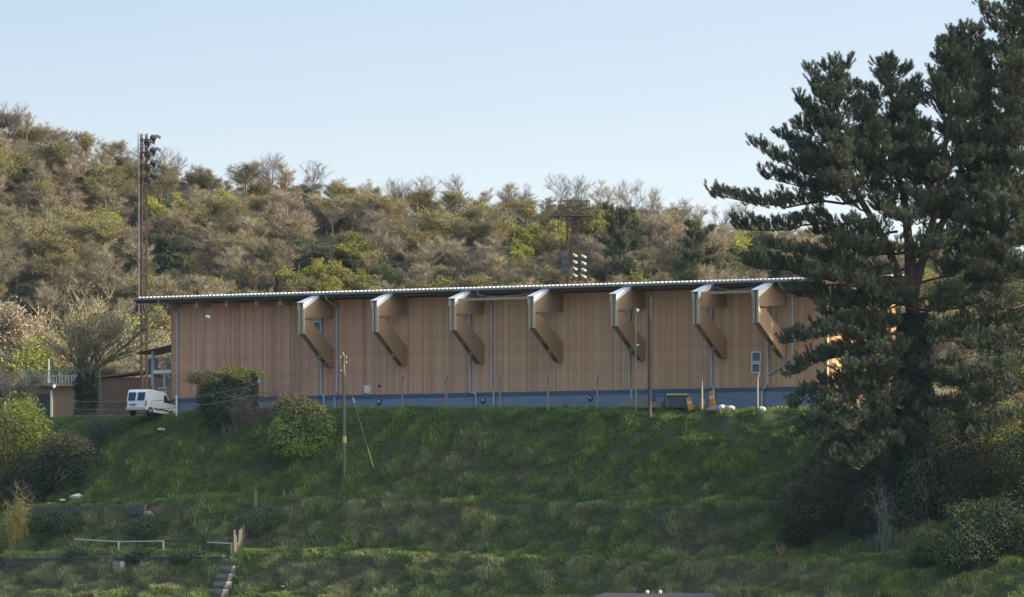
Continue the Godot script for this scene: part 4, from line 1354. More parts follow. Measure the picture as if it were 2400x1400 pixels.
func build_left_end() -> void:
	build_van()
	# outside stair landing with a lean-to roof at the hall's end
	var s := thing("stair_landing", "grey steel stair landing with railings under a small sloping roof at the hall's end", "landing", ORIGIN, TURN)
	for t in [-9.05, -7.95]:
		var g := Geo.new()
		g.box(V(t - 0.09, -0.3, -0.5), V(t + 0.09, 5.0 if t < -8.5 else 3.3, -0.32))
		part("post", g.commit(), M.pipe_grey, s)
	var g := Geo.new()
	g.box(V(-8.95, 3.2, -2.6), V(-7.1, 3.45, -0.34))
	part("landing_floor", g.commit(), M.white_paint, s)
	for k in 5:
		g = Geo.new()
		g.bar(V(-8.96, 3.62 + k * 0.17, -0.42), V(-7.12, 3.62 + k * 0.17, -0.42), 0.04, 0.04)
		part("rail", g.commit(), M.steel_grey, s)
	for t in [-7.9, -7.16]:
		g = Geo.new()
		g.box(V(t - 0.03, 3.45, -0.48), V(t + 0.03, 4.42, -0.36))
		part("baluster", g.commit(), M.pipe_grey, s)
	g = Geo.new()
	g.box(V(-8.9, 3.46, -2.62), V(-7.1, 4.7, -2.55))
	part("back_screen", g.commit(), M.steel_grey, s)
	g = Geo.new()
	g.prism(PackedVector2Array([Vector2(-10.4, 4.62), Vector2(-7.06, 5.16), Vector2(-7.06, 5.27), Vector2(-10.4, 4.72)]), V(0, 0, -2.8), Vector3.RIGHT, Vector3.UP, V(0, 0, 2.7))
	part("lean_to_roof", g.commit(), M.steel_dark, s)
	g = Geo.new()
	g.box(V(-10.05, 3.3, -1.2), V(-9.2, 4.3, -1.05))
	part("end_panel", g.commit(), M.louvre, s)
	g = Geo.new()
	g.box(V(-7.95, 0.0, -3.0), V(-7.06, 3.2, -2.7))
	part("dark_doorway", g.commit(), M.steel_dark, s)
	# brown building behind the landing
	var w := thing("brick_wing", "low brown brick building half hidden behind the white van", "building", Vector3(-29.2, 0.0, -531.0), -0.15)
	g = Geo.new()
	g.box(V(-2.4, -0.5, -3.0), V(4.6, 3.4, 0.0))
	part("wall", g.commit(), M.brick_brown, w)
	g = Geo.new()
	g.prism(PackedVector2Array([Vector2(-2.7, 3.25), Vector2(4.8, 4.05), Vector2(4.8, 4.2), Vector2(-2.7, 3.4)]), V(0, 0, -3.2), Vector3.RIGHT, Vector3.UP, V(0, 0, 3.5))
	part("roof", g.commit(), M.brick_brown, w)
	# brick retaining wall left of the van
	g = Geo.new()
	g.box(V(-1.3, -0.4, -0.25), V(1.3, 1.25, 0.0))
	var rw := solo("brick_wall", g.commit(), M.brick, "low pinkish brick wall between the ivy tree and the van", "wall", Vector3(-28.6, 0.0, -519.0), -0.25)
	g = Geo.new()
	g.box(V(-1.32, 1.25, -0.28), V(1.32, 1.36, 0.03))
	part("coping", g.commit(), M.concrete, rw)
	# flat roofed brick hut
	var h := thing("brick_hut", "flat roofed brick hut with a dark door and pale railings along its roof", "hut", Vector3(-33.2, 0.0, -526.0), -0.12)
	g = Geo.new()
	g.box(V(-2.4, -0.4, -3.0), V(1.75, 2.62, 0.0))
	part("wall", g.commit(), M.brick, h)
	g = Geo.new()
	g.box(V(-3.0, 2.62, -3.3), V(2.0, 2.85, 0.35))
	var fr := part("roof", g.commit(), M.concrete, h)
	for k in 22:
		g = Geo.new()
		var x := -2.9 + k * 0.225
		g.box(V(x - 0.025, 2.85, 0.2), V(x + 0.025, 3.34, 0.25))
		part("baluster", g.commit(), M.pipe_grey, fr)
	g = Geo.new()
	g.box(V(-3.0, 3.34, 0.17), V(2.0, 3.40, 0.28))
	part("handrail", g.commit(), M.pipe_grey, fr)
	g = Geo.new()
	g.box(V(-1.75, -0.2, 0.003), V(-0.72, 2.05, 0.05))
	part("door", g.commit(), M.door_green, h)
	g = Geo.new()
	g.box(V(-0.70, -0.2, 0.003), V(-0.56, 2.3, 0.09))
	part("door_post", g.commit(), M.white_paint, h)
	g = Geo.new()
	g.lathe(PackedVector2Array([Vector2(0.05, 0), Vector2(0.14, 0.2), Vector2(0.10, 0.32)]), V(-0.42, 2.66, 0.42), Vector3(0.4, -0.3, 0.8).normalized(), 10)
	part("floodlight", g.commit(), M.white_paint, h)
	# mesh fence standing behind the hut's roof
	var f := thing("mesh_fence", "green wire mesh fence with pale posts above the hut's flat roof", "fence", Vector3(-33.6, 0.0, -530.5), -0.05)
	for k in 4:
		g = Geo.new()
		var x := -2.6 + k * 1.9
		g.box(V(x - 0.045, -0.4, -0.045), V(x + 0.045, 4.75 if k == 1 else 4.25, 0.045))
		part("post", g.commit(), M.white_paint if k == 1 else M.mesh_green, f)
	g = Geo.new()
	for k in 42:
		g.bar(V(-2.6 + k * 0.138, 2.6, 0), V(-2.6 + k * 0.138, 4.2, 0), 0.022, 0.022)
	for k in 13:
		g.bar(V(-2.6, 2.65 + k * 0.128, 0.02), V(3.1, 2.65 + k * 0.128, 0.02), 0.018, 0.018)
	var wire := part("wire_mesh", g.commit(), M.mesh_green, f)
	wire.set_meta("kind", "stuff")
	# pallets by the hall's corner
	var pp := Vector3(-24.75, 0.0, -509.6)
	for k in 4:
		var pl := thing("pallet", ["lowest pale pallet of the stack beside the van's bonnet", "second pallet from the bottom of the stack beside the van's bonnet", "third pallet from the bottom of the stack beside the van's bonnet", "topmost pale pallet of the stack beside the van's bonnet"][k], "pallet", pp + Vector3(0, 1.10 + k * 0.27, 0), -0.2, "pallets stacked by the hall's corner")
		for j in 3:
			g = Geo.new()
			g.box(V(-0.30 + j * 0.24, 0.0, -0.4), V(-0.20 + j * 0.24, 0.11, 0.4))
			part("bearer", g.commit(), M.pale_timber, pl)
		for j in 5:
			g = Geo.new()
			g.box(V(-0.34, 0.111, -0.4 + j * 0.175), V(0.34, 0.15, -0.29 + j * 0.175))
			part("slat", g.commit(), M.stone_white, pl)
	g = Geo.new()
	g.box(V(-0.42, 0.0, -0.45), V(0.42, 1.098, 0.45))
	var cr := solo("crate", g.commit(), M.old_timber, "tall timber crate under the stack of pallets", "crate", pp, -0.2)
	for k in 5:
		g = Geo.new()
		g.box(V(-0.42, 0.05 + k * 0.21, 0.452), V(0.42, 0.20 + k * 0.21, 0.475))
		part("slat", g.commit(), M.pale_timber, cr)
	# posts near the van
	for e in [[-5.21, 4.74, 2.2, 0.12, "pole_timber", "weathered wooden post standing in front of the van"], [-2.03, 5.94, 1.5, 0.10, "white_paint", "white post just right of the van's front wheel"], [-17.1, 5.14, 1.4, 0.08, "old_timber", "thin pale post behind the sunlit bush at the left edge"], [-10.9, 3.2, 2.0, 0.09, "old_timber", "grey post between the ivy tree and the brick wall"]]:
		g = Geo.new()
		var wd: float = e[3] * 0.5
		g.box(V(-wd, -0.3, -wd), V(wd, e[2], wd))
		g.prism(PackedVector2Array([Vector2(-wd, e[2]), Vector2(wd, e[2]), Vector2(0, e[2] + 0.05)]), V(0, 0, -wd), Vector3.RIGHT, Vector3.UP, V(0, 0, wd * 2))
		solo("fence_post", g.commit(), M[e[4]], e[5], "post", at(e[0], e[1]), 0.3)


# ---------------------------------------------------------------- masts, lamps, poles
func flood(p: Node3D, pos: Vector3, aim: Vector3, m: Material, size := 1.0) -> void:
	var g := Geo.new()
	g.lathe(PackedVector2Array([Vector2(0.10, -0.28), Vector2(0.19, -0.22), Vector2(0.22, -0.05), Vector2(0.36, 0.16), Vector2(0.37, 0.20), Vector2(0.33, 0.20)]), Vector3.ZERO, Vector3.BACK, 14)
	var o := part("floodlight", g.commit(), m, p)
	o.position = pos
	o.basis = Basis.looking_at(-aim, Vector3.UP).scaled(Vector3(size, size, size))
	g = Geo.new()
	g.lathe(PackedVector2Array([Vector2(0.32, 0.195), Vector2(0.20, 0.205), Vector2(0.01, 0.207)]), Vector3.ZERO, Vector3.BACK, 14)
	part("lens", g.commit(), M.steel_grey, o)
	# visor over the rim
	g = Geo.new()
	for k in 6:
		var a := PI * (0.12 + 0.76 * k / 6.0)
		var b := PI * (0.12 + 0.76 * (k + 1) / 6.0)
		g.quad(V(cos(a) * 0.37, sin(a) * 0.37, 0.18), V(cos(b) * 0.37, sin(b) * 0.37, 0.18), V(cos(b) * 0.36, sin(b) * 0.34, 0.48), V(cos(a) * 0.36, sin(a) * 0.34, 0.48), V(cos(a), sin(a), 0))
	part("visor", g.commit(), m, o)


func lattice(g: Geo, w: float, y0: float, y1: float, step: float, leg: float, thin: float) -> void:
	for x in [-w, w]:
		for z in [-w, w]:
			g.bar(V(x, y0, z), V(x, y1, z), leg, leg)
	var y := y0
	var k := 0
	while y < y1 - step * 0.5:
		for e in [[V(-w, 0, w), V(w, 0, w)], [V(w, 0, w), V(w, 0, -w)], [V(w, 0, -w), V(-w, 0, -w)], [V(-w, 0, -w), V(-w, 0, w)]]:
			g.bar(e[0] + V(0, y, 0), e[1] + V(0, y, 0), thin, thin)
			g.bar(e[k % 2] + V(0, y, 0), e[1 - k % 2] + V(0, y + step, 0), thin, thin)
		y += step
		k += 1


func build_masts() -> void:
	var m := thing("floodlight_mast", "tall rusty lattice mast with four rows of dark floodlights left of the hall", "mast", Vector3(-27.23, 0.0, -530.0), 0.35)
	var g := Geo.new()
	lattice(g, 0.19, -0.5, 21.4, 0.62, 0.07, 0.035)
	part("shaft", g.commit(), M.rust, m)
	g = Geo.new()
	for s in [-0.14, 0.14]:
		g.bar(V(-0.42, 8.0, s), V(-0.42, 21.5, s), 0.035, 0.035)
	for k in 44:
		g.bar(V(-0.42, 8.1 + k * 0.305, -0.14), V(-0.42, 8.1 + k * 0.305, 0.14), 0.03, 0.03)
	part("ladder", g.commit(), M.steel_grey, m)
	for k in 4:
		var y := 21.1 - k * 0.93
		g = Geo.new()
		g.bar(V(-0.2, y - 0.12, 0.3), V(0.55, y - 0.12, 0.3), 0.07, 0.07)
		g.bar(V(-0.2, y - 0.12, -0.3), V(0.55, y - 0.12, -0.3), 0.07, 0.07)
		part("cross_arm", g.commit(), M.rust, m)
		flood(m, V(0.62, y, 0.42), Vector3(0.85, -0.42, 0.30).normalized(), M.lamp_dark, 0.95)
		flood(m, V(0.42, y - 0.36, -0.42), Vector3(0.85, -0.42, 0.30).normalized(), M.lamp_dark, 0.95)
	# the other mast: lattice with a caged platform and lamp rows lower down
	var n := thing("cage_mast", "lattice tower with a railed platform on top and pale floodlights low on its shaft", "mast", Vector3(4.75, 0.0, -560.0), 0.0)
	n.rotation.y = 0.12
	g = Geo.new()
	lattice(g, 0.42, -0.5, 16.9, 0.85, 0.08, 0.055)
	part("shaft", g.commit(), M.rust, n)
	g = Geo.new()
	g.box(V(-1.05, 16.82, -0.8), V(1.25, 16.94, 0.8))
	part("platform", g.commit(), M.rust, n)
	g = Geo.new()
	for k in 5:
		g.bar(V(-1.05 + k * 0.25, 16.85, 0.78), V(0.0, 15.6, 0.42), 0.05, 0.05)
	part("platform_brace", g.commit(), M.rust, n)
	for z in [-0.78, 0.78]:
		for x in [-1.03, -0.35, 0.10, 1.22]:
			g = Geo.new()
			g.bar(V(x, 15.7 if (x < -1.0 or x > 1.2) else 16.9, z), V(x, 18.05, z), 0.055, 0.055)
			part("rail_post", g.commit(), M.rust, n)
		for y in [17.45, 18.03]:
			g = Geo.new()
			g.bar(V(-1.03, y, z), V(1.22, y, z), 0.045, 0.045)
			part("rail", g.commit(), M.rust, n)
		g = Geo.new()
		for k in 8:
			g.bar(V(-0.98 + k * 0.12, 16.94, z), V(-0.98 + k * 0.12, 17.45, z), 0.025, 0.025)
		g.bar(V(0.55, 17.9, z), V(1.2, 17.0, z), 0.05, 0.05)
		part("infill_bars", g.commit(), M.rust, n)
	for x in [-1.03, 1.22]:
		g = Geo.new()
		for y in [17.45, 18.03]:
			g.bar(V(x, y, -0.78), V(x, y, 0.78), 0.045, 0.045)
		part("rail", g.commit(), M.rust, n)
	g = Geo.new()
	g.box(V(-0.95, 12.2, 0.2), V(-0.45, 14.1, 0.5))
	part("control_box", g.commit(), M.lamp_dark, n)
	for k in 4:
		var y := 13.75 - k * 0.52
		flood(n, V(0.0, y, 0.75), Vector3(0.55, -0.75, 0.3).normalized(), M.lamp_pale, 0.55)
		flood(n, V(0.72, y - 0.08, 0.45), Vector3(0.62, -0.7, 0.25).normalized(), M.lamp_pale, 0.60)
	# lamp post at the hall's left part
	var l := thing("lamp_post", "slim grey lamp post with one head, rising out of the hedge", "street lamp", at(-2.01, 3.0), 0.0)
	g = Geo.new()
	g.tube(PackedVector3Array([V(0, -0.3, 0), V(0, 3, 0), V(0, 7.0, 0)]), PackedFloat32Array([0.085, 0.075, 0.055]), 8)
	part("pole", g.commit(), M.concrete, l)
	g = Geo.new()
	g.bar(V(0, 6.97, 0), V(0.28, 6.93, 0), 0.06, 0.06)
	part("arm", g.commit(), M.steel_dark, l)
	g = Geo.new()
	g.lathe(PackedVector2Array([Vector2(0.05, -0.02), Vector2(0.12, 0.04), Vector2(0.15, 0.25), Vector2(0.10, 0.36)]), V(0.24, 6.94, 0), Vector3(0.95, -0.30, 0), 10)
	part("lamp_head", g.commit(), M.stone_white, l)
	# thin white lamp column by the fifth bracket
	l = thing("lamp_post", "thin white lamp column with a round lamp, left of the dark wooden pole", "street lamp", at(36.41, 5.0), 0.0)
	g = Geo.new()
	g.tube(PackedVector3Array([V(0, -0.3, 0), V(0, 3, 0), V(0, 7.05, 0)]), PackedFloat32Array([0.065, 0.058, 0.045]), 8)
	part("pole", g.commit(), M.concrete, l)
	for y in [6.82, 4.5]:
		g = Geo.new()
		g.lathe(PackedVector2Array([Vector2(0.06, 0.0), Vector2(0.15, 0.06), Vector2(0.15, 0.16), Vector2(0.05, 0.2)]) if y > 5.0 else PackedVector2Array([Vector2(0.03, 0.0), Vector2(0.05, 0.05), Vector2(0.05, 0.18)]), V(0.04, y, 0), Vector3.RIGHT, 12)
		part("lamp_head" if y > 5.0 else "bracket_arm", g.commit(), M.white_paint, l)
	# dark wooden pole beside it
	l = thing("wooden_pole", "tall dark wooden pole in front of the wall between fifth and sixth brackets", "pole", at(38.23, 6.0), 0.0)
	g = Geo.new()
	g.tube(PackedVector3Array([V(0, -0.4, 0), V(0, 4, 0), V(0, 8.0, 0)]), PackedFloat32Array([0.135, 0.125, 0.11]), 10)
	part("pole", g.commit(), M.pole_timber, l)
	g = Geo.new()
	for k in 6:
		g.box(V(-0.20 if k % 2 else 0.10, 2.6 + k * 0.75, -0.03), V(-0.10 if k % 2 else 0.20, 2.63 + k * 0.75, 0.03))
	part("step_irons", g.commit(), M.steel_dark, l)
	# telegraph pole on the bank, with stay and service cables
	var tp := at(16.81, 11.55)
	l = thing("telegraph_pole", "wooden telegraph pole with a yellow band standing on the grass bank", "pole", tp, 0.0)
	g = Geo.new()
	g.tube(PackedVector3Array([V(0, -0.4, 0), V(-0.03, 4, 0), V(-0.08, 8.45, 0)]), PackedFloat32Array([0.13, 0.118, 0.10]), 10)
	part("pole", g.commit(), M.old_timber, l)
	g = Geo.new()
	g.tube(PackedVector3Array([V(0, 2.35, 0), V(0, 2.80, 0)]), PackedFloat32Array([0.150, 0.148]), 10)
	part("yellow_band", g.commit(), M.band_yellow, l)
	g = Geo.new()
	g.bar(V(-0.30, 8.1, 0.14), V(0.16, 8.1, 0.14), 0.06, 0.07)
	g.bar(V(-0.28, 7.2, 0.14), V(0.10, 7.2, 0.14), 0.05, 0.05)
	part("cross_arm", g.commit(), M.old_timber, l)
	for e in [[-0.27, 8.2], [-0.10, 8.45], [0.13, 8.2], [-0.25, 7.28], [0.12, 7.85]]:
		g = Geo.new()
		g.lathe(PackedVector2Array([Vector2(0.02, -0.06), Vector2(0.045, 0.0), Vector2(0.05, 0.06), Vector2(0.02, 0.12)]), V(e[0], e[1], 0.14), Vector3.UP, 8)
		part("insulator", g.commit(), M.lamp_pale, l)
	var top := tp + V(-0.05, 7.5, 0)
	var foot := at(18.77, 10.78)
	g = Geo.new()
	g.tube(PackedVector3Array([top - foot, Vector3(0, -0.1, 0)]), PackedFloat32Array([0.022, 0.022]), 5)
	var st := solo("stay_wire", g.commit(), M.cable, "slanting stay wire from the telegraph pole down to the grass", "wire", foot)
	g = Geo.new()
	var dd := (foot - top)
	g.tube(PackedVector3Array([-dd * 0.70, -dd * 0.655]), PackedFloat32Array([0.075, 0.075]), 8)
	part("insulator", g.commit(), M.lamp_pale, st)
	g = Geo.new()
	g.tube(PackedVector3Array([-dd * 0.22, -dd * 0.02]), PackedFloat32Array([0.035, 0.035]), 6)
	part("guard_sleeve", g.commit(), M.band_yellow, st)
	var ends := [Vector3(-31.6, 1.15, -512.0), Vector3(-31.2, 0.55, -510.0)]
	for k in 2:
		var a := tp + V(-0.2, 8.2 - k * 0.9, 0)
		var b: Vector3 = ends[k]
		var pts := PackedVector3Array()
		var rr := PackedFloat32Array()
		for i in 15:
			var f := i / 14.0
			pts.append((a.lerp(b, f) + Vector3.DOWN * sin(f * PI) * (1.1 - k * 0.1)) - a)
			rr.append(0.020)
		g = Geo.new()
		g.tube(pts, rr, 5)
		solo("overhead_cable", g.commit(), M.cable, ["upper cable sagging from the telegraph pole across the hedge to the hut", "lower cable sagging from the telegraph pole across the hedge to the hut"][k], "cable", a, 0.0, "cables from the telegraph pole")
	# cranked concrete fence posts
	var rows := [[16.64, 4.6, "cranked concrete post right of the telegraph pole's stay wire"], [20.4, 4.6, "cranked concrete post left of the third bracket's downpipe"], [24.9, 4.6, "cranked concrete post beside the downpipe right of the third bracket"], [28.9, 4.6, "cranked concrete post below the fourth bracket"], [33.0, 4.6, "cranked concrete post midway between fourth and fifth brackets"], [41.5, 4.6, "sunlit cranked concrete post between the bin and the orange barriers"], [45.95, 4.6, "sunlit cranked concrete post below the two louvred vents"]]
	var proto: Node3D = null
	for e in rows:
		if proto == null:
			proto = thing("fence_post", e[2], "post", at(e[0], e[1]), TURN, "cranked concrete posts along the foot of the hall")
			g = Geo.new()
			g.box(V(-0.055, -0.3, -0.055), V(0.055, 2.05, 0.055))
			part("shaft", g.commit(), M.concrete, proto)
			g = Geo.new()
			g.bar(V(0.0, 2.02, 0), V(0.16, 2.45, 0.10), 0.10, 0.10)
			part("cranked_arm", g.commit(), M.concrete, proto)
		else:
			again(proto, "fence_post", e[2], at(e[0], e[1]), TURN + rng.randf_range(-0.2, 0.2))


# ---------------------------------------------------------------- clutter at the hall's right foot
func lump(r: Vector3, seedn: float, sharp := 0.3) -> ArrayMesh:
	var s := SphereMesh.new()
	s.radius = 1.0
	s.height = 2.0
	s.radial_segments = 14
	s.rings = 8
	var arr := s.get_mesh_arrays()
	var v: PackedVector3Array = arr[Mesh.ARRAY_VERTEX]
	var idx: PackedInt32Array = arr[Mesh.ARRAY_INDEX]
	var g := Geo.new()
	for i in v.size():
		var d := v[i]
		v[i] = d * r * (1.0 + sharp * bumps.get_noise_3dv(d * 60.0 + Vector3.ONE * seedn * 31.0))
	for i in range(0, idx.size(), 3):
		g.tri(v[idx[i]], v[idx[i + 1]], v[idx[i + 2]], v[idx[i]])
	return g.commit()


func build_clutter() -> void:
	# wheeled bin with a moss green lid
	var b := thing("wheeled_bin", "large dark blue waste bin with a green lid at the foot of the hall", "bin", at(38.9, 3.6), TURN + 0.5)
	var g := Geo.new()
	var p := PackedVector2Array([Vector2(-0.60, 0.18), Vector2(0.60, 0.18), Vector2(0.70, 1.0), Vector2(-0.70, 1.0)])
	g.prism(p, V(0, 0, -0.45), Vector3.RIGHT, Vector3.UP, V(0, 0, 0.9))
	part("body", g.commit(), M.bin_blue, b)
	g = Geo.new()
	g.box(V(-0.74, 0.95, -0.5), V(0.74, 1.02, 0.5))
	part("rim", g.commit(), M.bin_blue, b)
	g = Geo.new()
	g.prism(PackedVector2Array([Vector2(-0.5, 1.02), Vector2(0.5, 1.02), Vector2(0.3, 1.13), Vector2(-0.3, 1.15)]), V(-0.74, 0, 0), Vector3.BACK, Vector3.UP, V(1.48, 0, 0))
	part("lid", g.commit(), M.bin_lid, b)
	for x in [-0.5, 0.5]:
		for z in [-0.32, 0.32]:
			g = Geo.new()
			g.lathe(PackedVector2Array([Vector2(0.09, -0.03), Vector2(0.10, 0.0), Vector2(0.09, 0.03)]), V(x, 0.10, z), Vector3.BACK, 10)
			part("wheel", g.commit(), M.black_rubber, b)
	for x in [-0.72, 0.72]:
		g = Geo.new()
		g.bar(V(x, 0.25, 0.2), V(x * 1.06, 0.95, 0.2), 0.06, 0.06)
		part("lifting_arm", g.commit(), M.lamp_pale, b)
	# orange barriers leaning about
	var spots := [[40.05, 3.6, 0.4, 0.30, 0.95, "orange and white barrier leaning on the bin"], [40.75, 3.5, -0.3, -0.15, 0.75, "short orange barrier between the bin and the tall one"], [41.55, 3.3, 0.2, 0.12, 1.20, "tallest orange barrier standing behind the rubble heap"]]
	for e in spots:
		var o := thing("barrier", e[5], "barrier", at(e[0], e[1]), TURN + e[2], "orange barriers beside the bin")
		o.rotation.z = e[3]
		var h: float = e[4]
		g = Geo.new()
		g.prism(PackedVector2Array([Vector2(-0.22, 0.0), Vector2(0.22, 0.0), Vector2(0.13, h), Vector2(-0.13, h)]), V(0, 0, -0.06), Vector3.RIGHT, Vector3.UP, V(0, 0, 0.12))
		part("panel", g.commit(), M.barrier_orange, o)
		g = Geo.new()
		g.box(V(-0.15, h * 0.55, 0.062), V(0.15, h * 0.72, 0.07))
		part("pale_stripe", g.commit(), M.stone_white, o)
		g = Geo.new()
		g.box(V(-0.30, -0.02, -0.22), V(0.30, 0.07, 0.22))
		part("foot", g.commit(), M.black_rubber, o)
	# concrete block plinth and blue bench
	var cb := thing("concrete_block", "low pale concrete block at the foot of the lamp column and wooden pole", "block", at(36.0, 3.4, 0.02), TURN)
	g = Geo.new()
	g.box(V(-1.6, 0.0, -0.5), V(0.55, 0.62, 0.5))
	part("slab", g.commit(), M.concrete, cb)
	g = Geo.new()
	g.box(V(0.55, 0.0, -0.5), V(1.75, 0.42, 0.5))
	part("low_slab", g.commit(), M.concrete, cb)
	var bn := thing("bench", "small blue bench on the low end of the concrete block", "bench", at(37.2, 3.3, 0.44), TURN)
	g = Geo.new()
	g.box(V(-0.62, 0.36, -0.18), V(0.62, 0.44, 0.18))
	part("seat", g.commit(), M.bench_blue, bn)
	g = Geo.new()
	g.box(V(-0.62, 0.52, -0.22), V(0.62, 0.70, -0.17))
	part("backrest", g.commit(), M.bench_blue, bn)
	for x in [-0.5, 0.5]:
		g = Geo.new()
		g.box(V(x - 0.04, 0.0, -0.22), V(x + 0.04, 0.52, -0.16))
		g.box(V(x - 0.04, 0.0, 0.1), V(x + 0.04, 0.36, 0.16))
		part("leg", g.commit(), M.bench_blue, bn)
	# rubble
	solo("rubble_heap", lump(Vector3(1.15, 0.34, 0.6), 1.0, 0.35), M.concrete, "low heap of grey rubble in front of the tallest orange barrier", "rubble", at(42.7, 4.2) + V(0, 0.12, 0), TURN)
	var names := ["white lump of rubble at the right of the heap", "biggest white lump on top of the rubble heap", "small white stone at the foot of the vents' post"]
	var where := [at(43.7, 4.4) + V(0, 0.12, 0), at(43.05, 4.5) + V(0, 0.28, 0), at(46.3, 4.6) + V(0, 0.1, 0)]
	for k in 3:
		solo("white_stone", lump(Vector3(0.28, 0.2, 0.25), 2.0 + k), M.stone_white, names[k], "stone", where[k], k * 1.1)
	thicket("bramble", "small dark weed stems against the plinth right of the fourth bracket", at(30.2, 4.2), Vector3(0.7, 1.0, 0.5), 26, Color(0.09, 0.06, 0.06), Color(0.12, 0.08, 0.07), 0.012, 0.85)


# ---------------------------------------------------------------- terraces at the lower left
func build_terraces() -> void:
	var g := Geo.new()
	# upper ledge, a low dark wall
	var a := at(-7.2, 15.4)
	var b := at(2.9, 15.8)
	var n := 16
	var lw := thing("ledge_wall", "low dark overgrown wall along the upper terrace at the left", "wall", a)
	for i in n:
		g = Geo.new()
		var p := a.lerp(b, (i + 0.03) / n) - a
		var q := a.lerp(b, (i + 0.97) / n) - a
		g.bar(p + V(0, 0.38, 0), q + V(0, 0.38, 0), 0.35, 0.65 + rng.randf_range(-0.06, 0.06))
		part("stone", g.commit(), M.concrete_dark, lw)
	solo("boulder", lump(Vector3(0.36, 0.30, 0.32), 7.0, 0.5), M.concrete, "pale boulder at the right end of the ledge wall", "boulder", at(3.43, 16.2) + V(0, 0.3, 0))
	# pipe railing
	var posts := [[0.0, 20.1, "steel_dark"], [3.96, 20.15, "stone_white"], [7.88, 20.2, "stone_white"], [11.7, 20.4, "steel_dark"], [14.0, 20.6, "lamp_pale"]]
	var base := at(posts[0][0], posts[0][1])
	var rl := thing("pipe_railing", "long single rail of grey pipe on posts along the lower left terrace", "railing", base)
	var tops := []
	for e in posts:
		var p: Vector3 = at(e[0], e[1]) - base
		g = Geo.new()
		g.box(p + V(-0.05, -0.3, -0.05), p + V(0.05, 0.86, 0.05))
		part("post", g.commit(), M[e[2]], rl)
		tops.append(p + V(0, 0.84, 0))
	for i in 4:
		g = Geo.new()
		g.bar(tops[i] + V(0.06, -0.02, 0), tops[i + 1] + V(-0.06, -0.02, 0), 0.075, 0.075)
		part("rail", g.commit(), M.steel_dark if i == 2 else M.stone_white, rl)
	# short run of split pickets going up the bank
	var f0 := at(14.55, 21.0)
	var f1 := at(13.5, 18.3)
	var pf := thing("picket_fence", "short run of grey timber pickets climbing the bank beside the steps", "fence", f0)
	for i in 7:
		var p := f0.lerp(f1, i / 6.0) - f0
		var hh: float = [1.65, 1.15, 1.35, 1.30, 1.25, 1.30, 1.55][i]
		g = Geo.new()
		g.box(V(-0.07, -0.3, -0.04), V(0.07, hh, 0.04))
		g.prism(PackedVector2Array([Vector2(-0.07, hh), Vector2(0.07, hh), Vector2(0.02, hh + 0.10)]), V(0, 0, -0.04), Vector3.RIGHT, Vector3.UP, V(0, 0, 0.08))
		var k := part("picket", g.commit(), M.old_timber, pf)
		k.position = Vector3(p.x, p.y, p.z)
		k.rotation = Vector3(0, 0.6, rng.randf_range(-0.08, 0.08))
	g = Geo.new()
	g.bar(V(0, 0.55, -0.07), (f1 - f0) + V(0, 0.55, -0.07), 0.05, 0.10)
	part("rail", g.commit(), M.old_timber, pf)
	for e in [[12.24, 15.6, 1.55, 0.22, "grey timber post on its own above the pickets"], [13.0, 13.4, 0.55, 0.16, "short grey post stub in the grass above the lone timber post"]]:
		g = Geo.new()
		var w: float = e[3] * 0.5
		g.box(V(-w, -0.4, -w * 0.7), V(w, e[2], w * 0.7))
		g.prism(PackedVector2Array([Vector2(-w, e[2]), Vector2(w, e[2]), Vector2(w * 0.6, e[2] + 0.08)]), V(0, 0, -w * 0.7), Vector3.RIGHT, Vector3.UP, V(0, 0, w * 1.4))
		solo("timber_post", g.commit(), M.old_timber, e[4], "post", at(e[0], e[1]), 0.4)
	# steps going down between the terraces
	var s0 := at(14.85, 21.6)
	var s1 := at(17.3, 26.6)
	var stp := thing("garden_steps", "worn concrete steps going down through the dry grass at the lower left", "steps", s0)
	for i in 11:
		var p := s0.lerp(s1, i / 10.0) - s0
		g = Geo.new()
		g.box(V(-0.62, -0.5, -0.22), V(0.62, 0.16, 0.30))
		var o := part("step", g.commit(), M.concrete_dark if i % 2 else M.concrete, stp)
		o.position = V(p.x, p.y, p.z)
		o.rotation.y = -0.75
	# lower retaining wall and pier
	a = at(-4.5, 21.9)
	b = at(14.2, 21.7)
	lw = thing("retaining_wall", "long low concrete retaining wall below the pipe railing", "wall", a)
	for i in 14:
		var p := a.lerp(b, i / 14.0) - a
		var q := a.lerp(b, (i + 0.985) / 14.0) - a
		g = Geo.new()
		g.bar(p + V(0, 0.04, 0), q + V(0, 0.04, 0), 0.3, 0.66)
		var o := part("panel", g.commit(), M.concrete_dark, lw)
		g = Geo.new()
		g.bar(p + V(0, 0.405, 0.02), q + V(0, 0.405, 0.02), 0.40, 0.07)
		part("coping", g.commit(), M.concrete if i > 10 else M.old_timber, o)
	g = Geo.new()
	g.box(V(-0.32, -0.6, -0.25), V(0.32, 0.75, 0.25))
	solo("concrete_pier", g.commit(), M.concrete, "squat concrete pier in the dry grass below the retaining wall", "pier", at(6.13, 22.9), TURN)
	# litter
	var bits := [[-2.35, 7.3, 0.17, "scrap of white litter on the grass right below the van"], [-5.34, 13.0, 0.36, "largest white stone on the upper left grass"], [-6.2, 13.6, 0.20, "middle white stone of the trail at the upper left"], [-7.1, 14.0, 0.16, "smallest white stone of the trail at the upper left"], [21.4, 24.6, 0.11, "white scrap in the dry grass right of the steps"], [49.2, 9.0, 0.09, "white scrap high on the bank below the sunlit post"]]
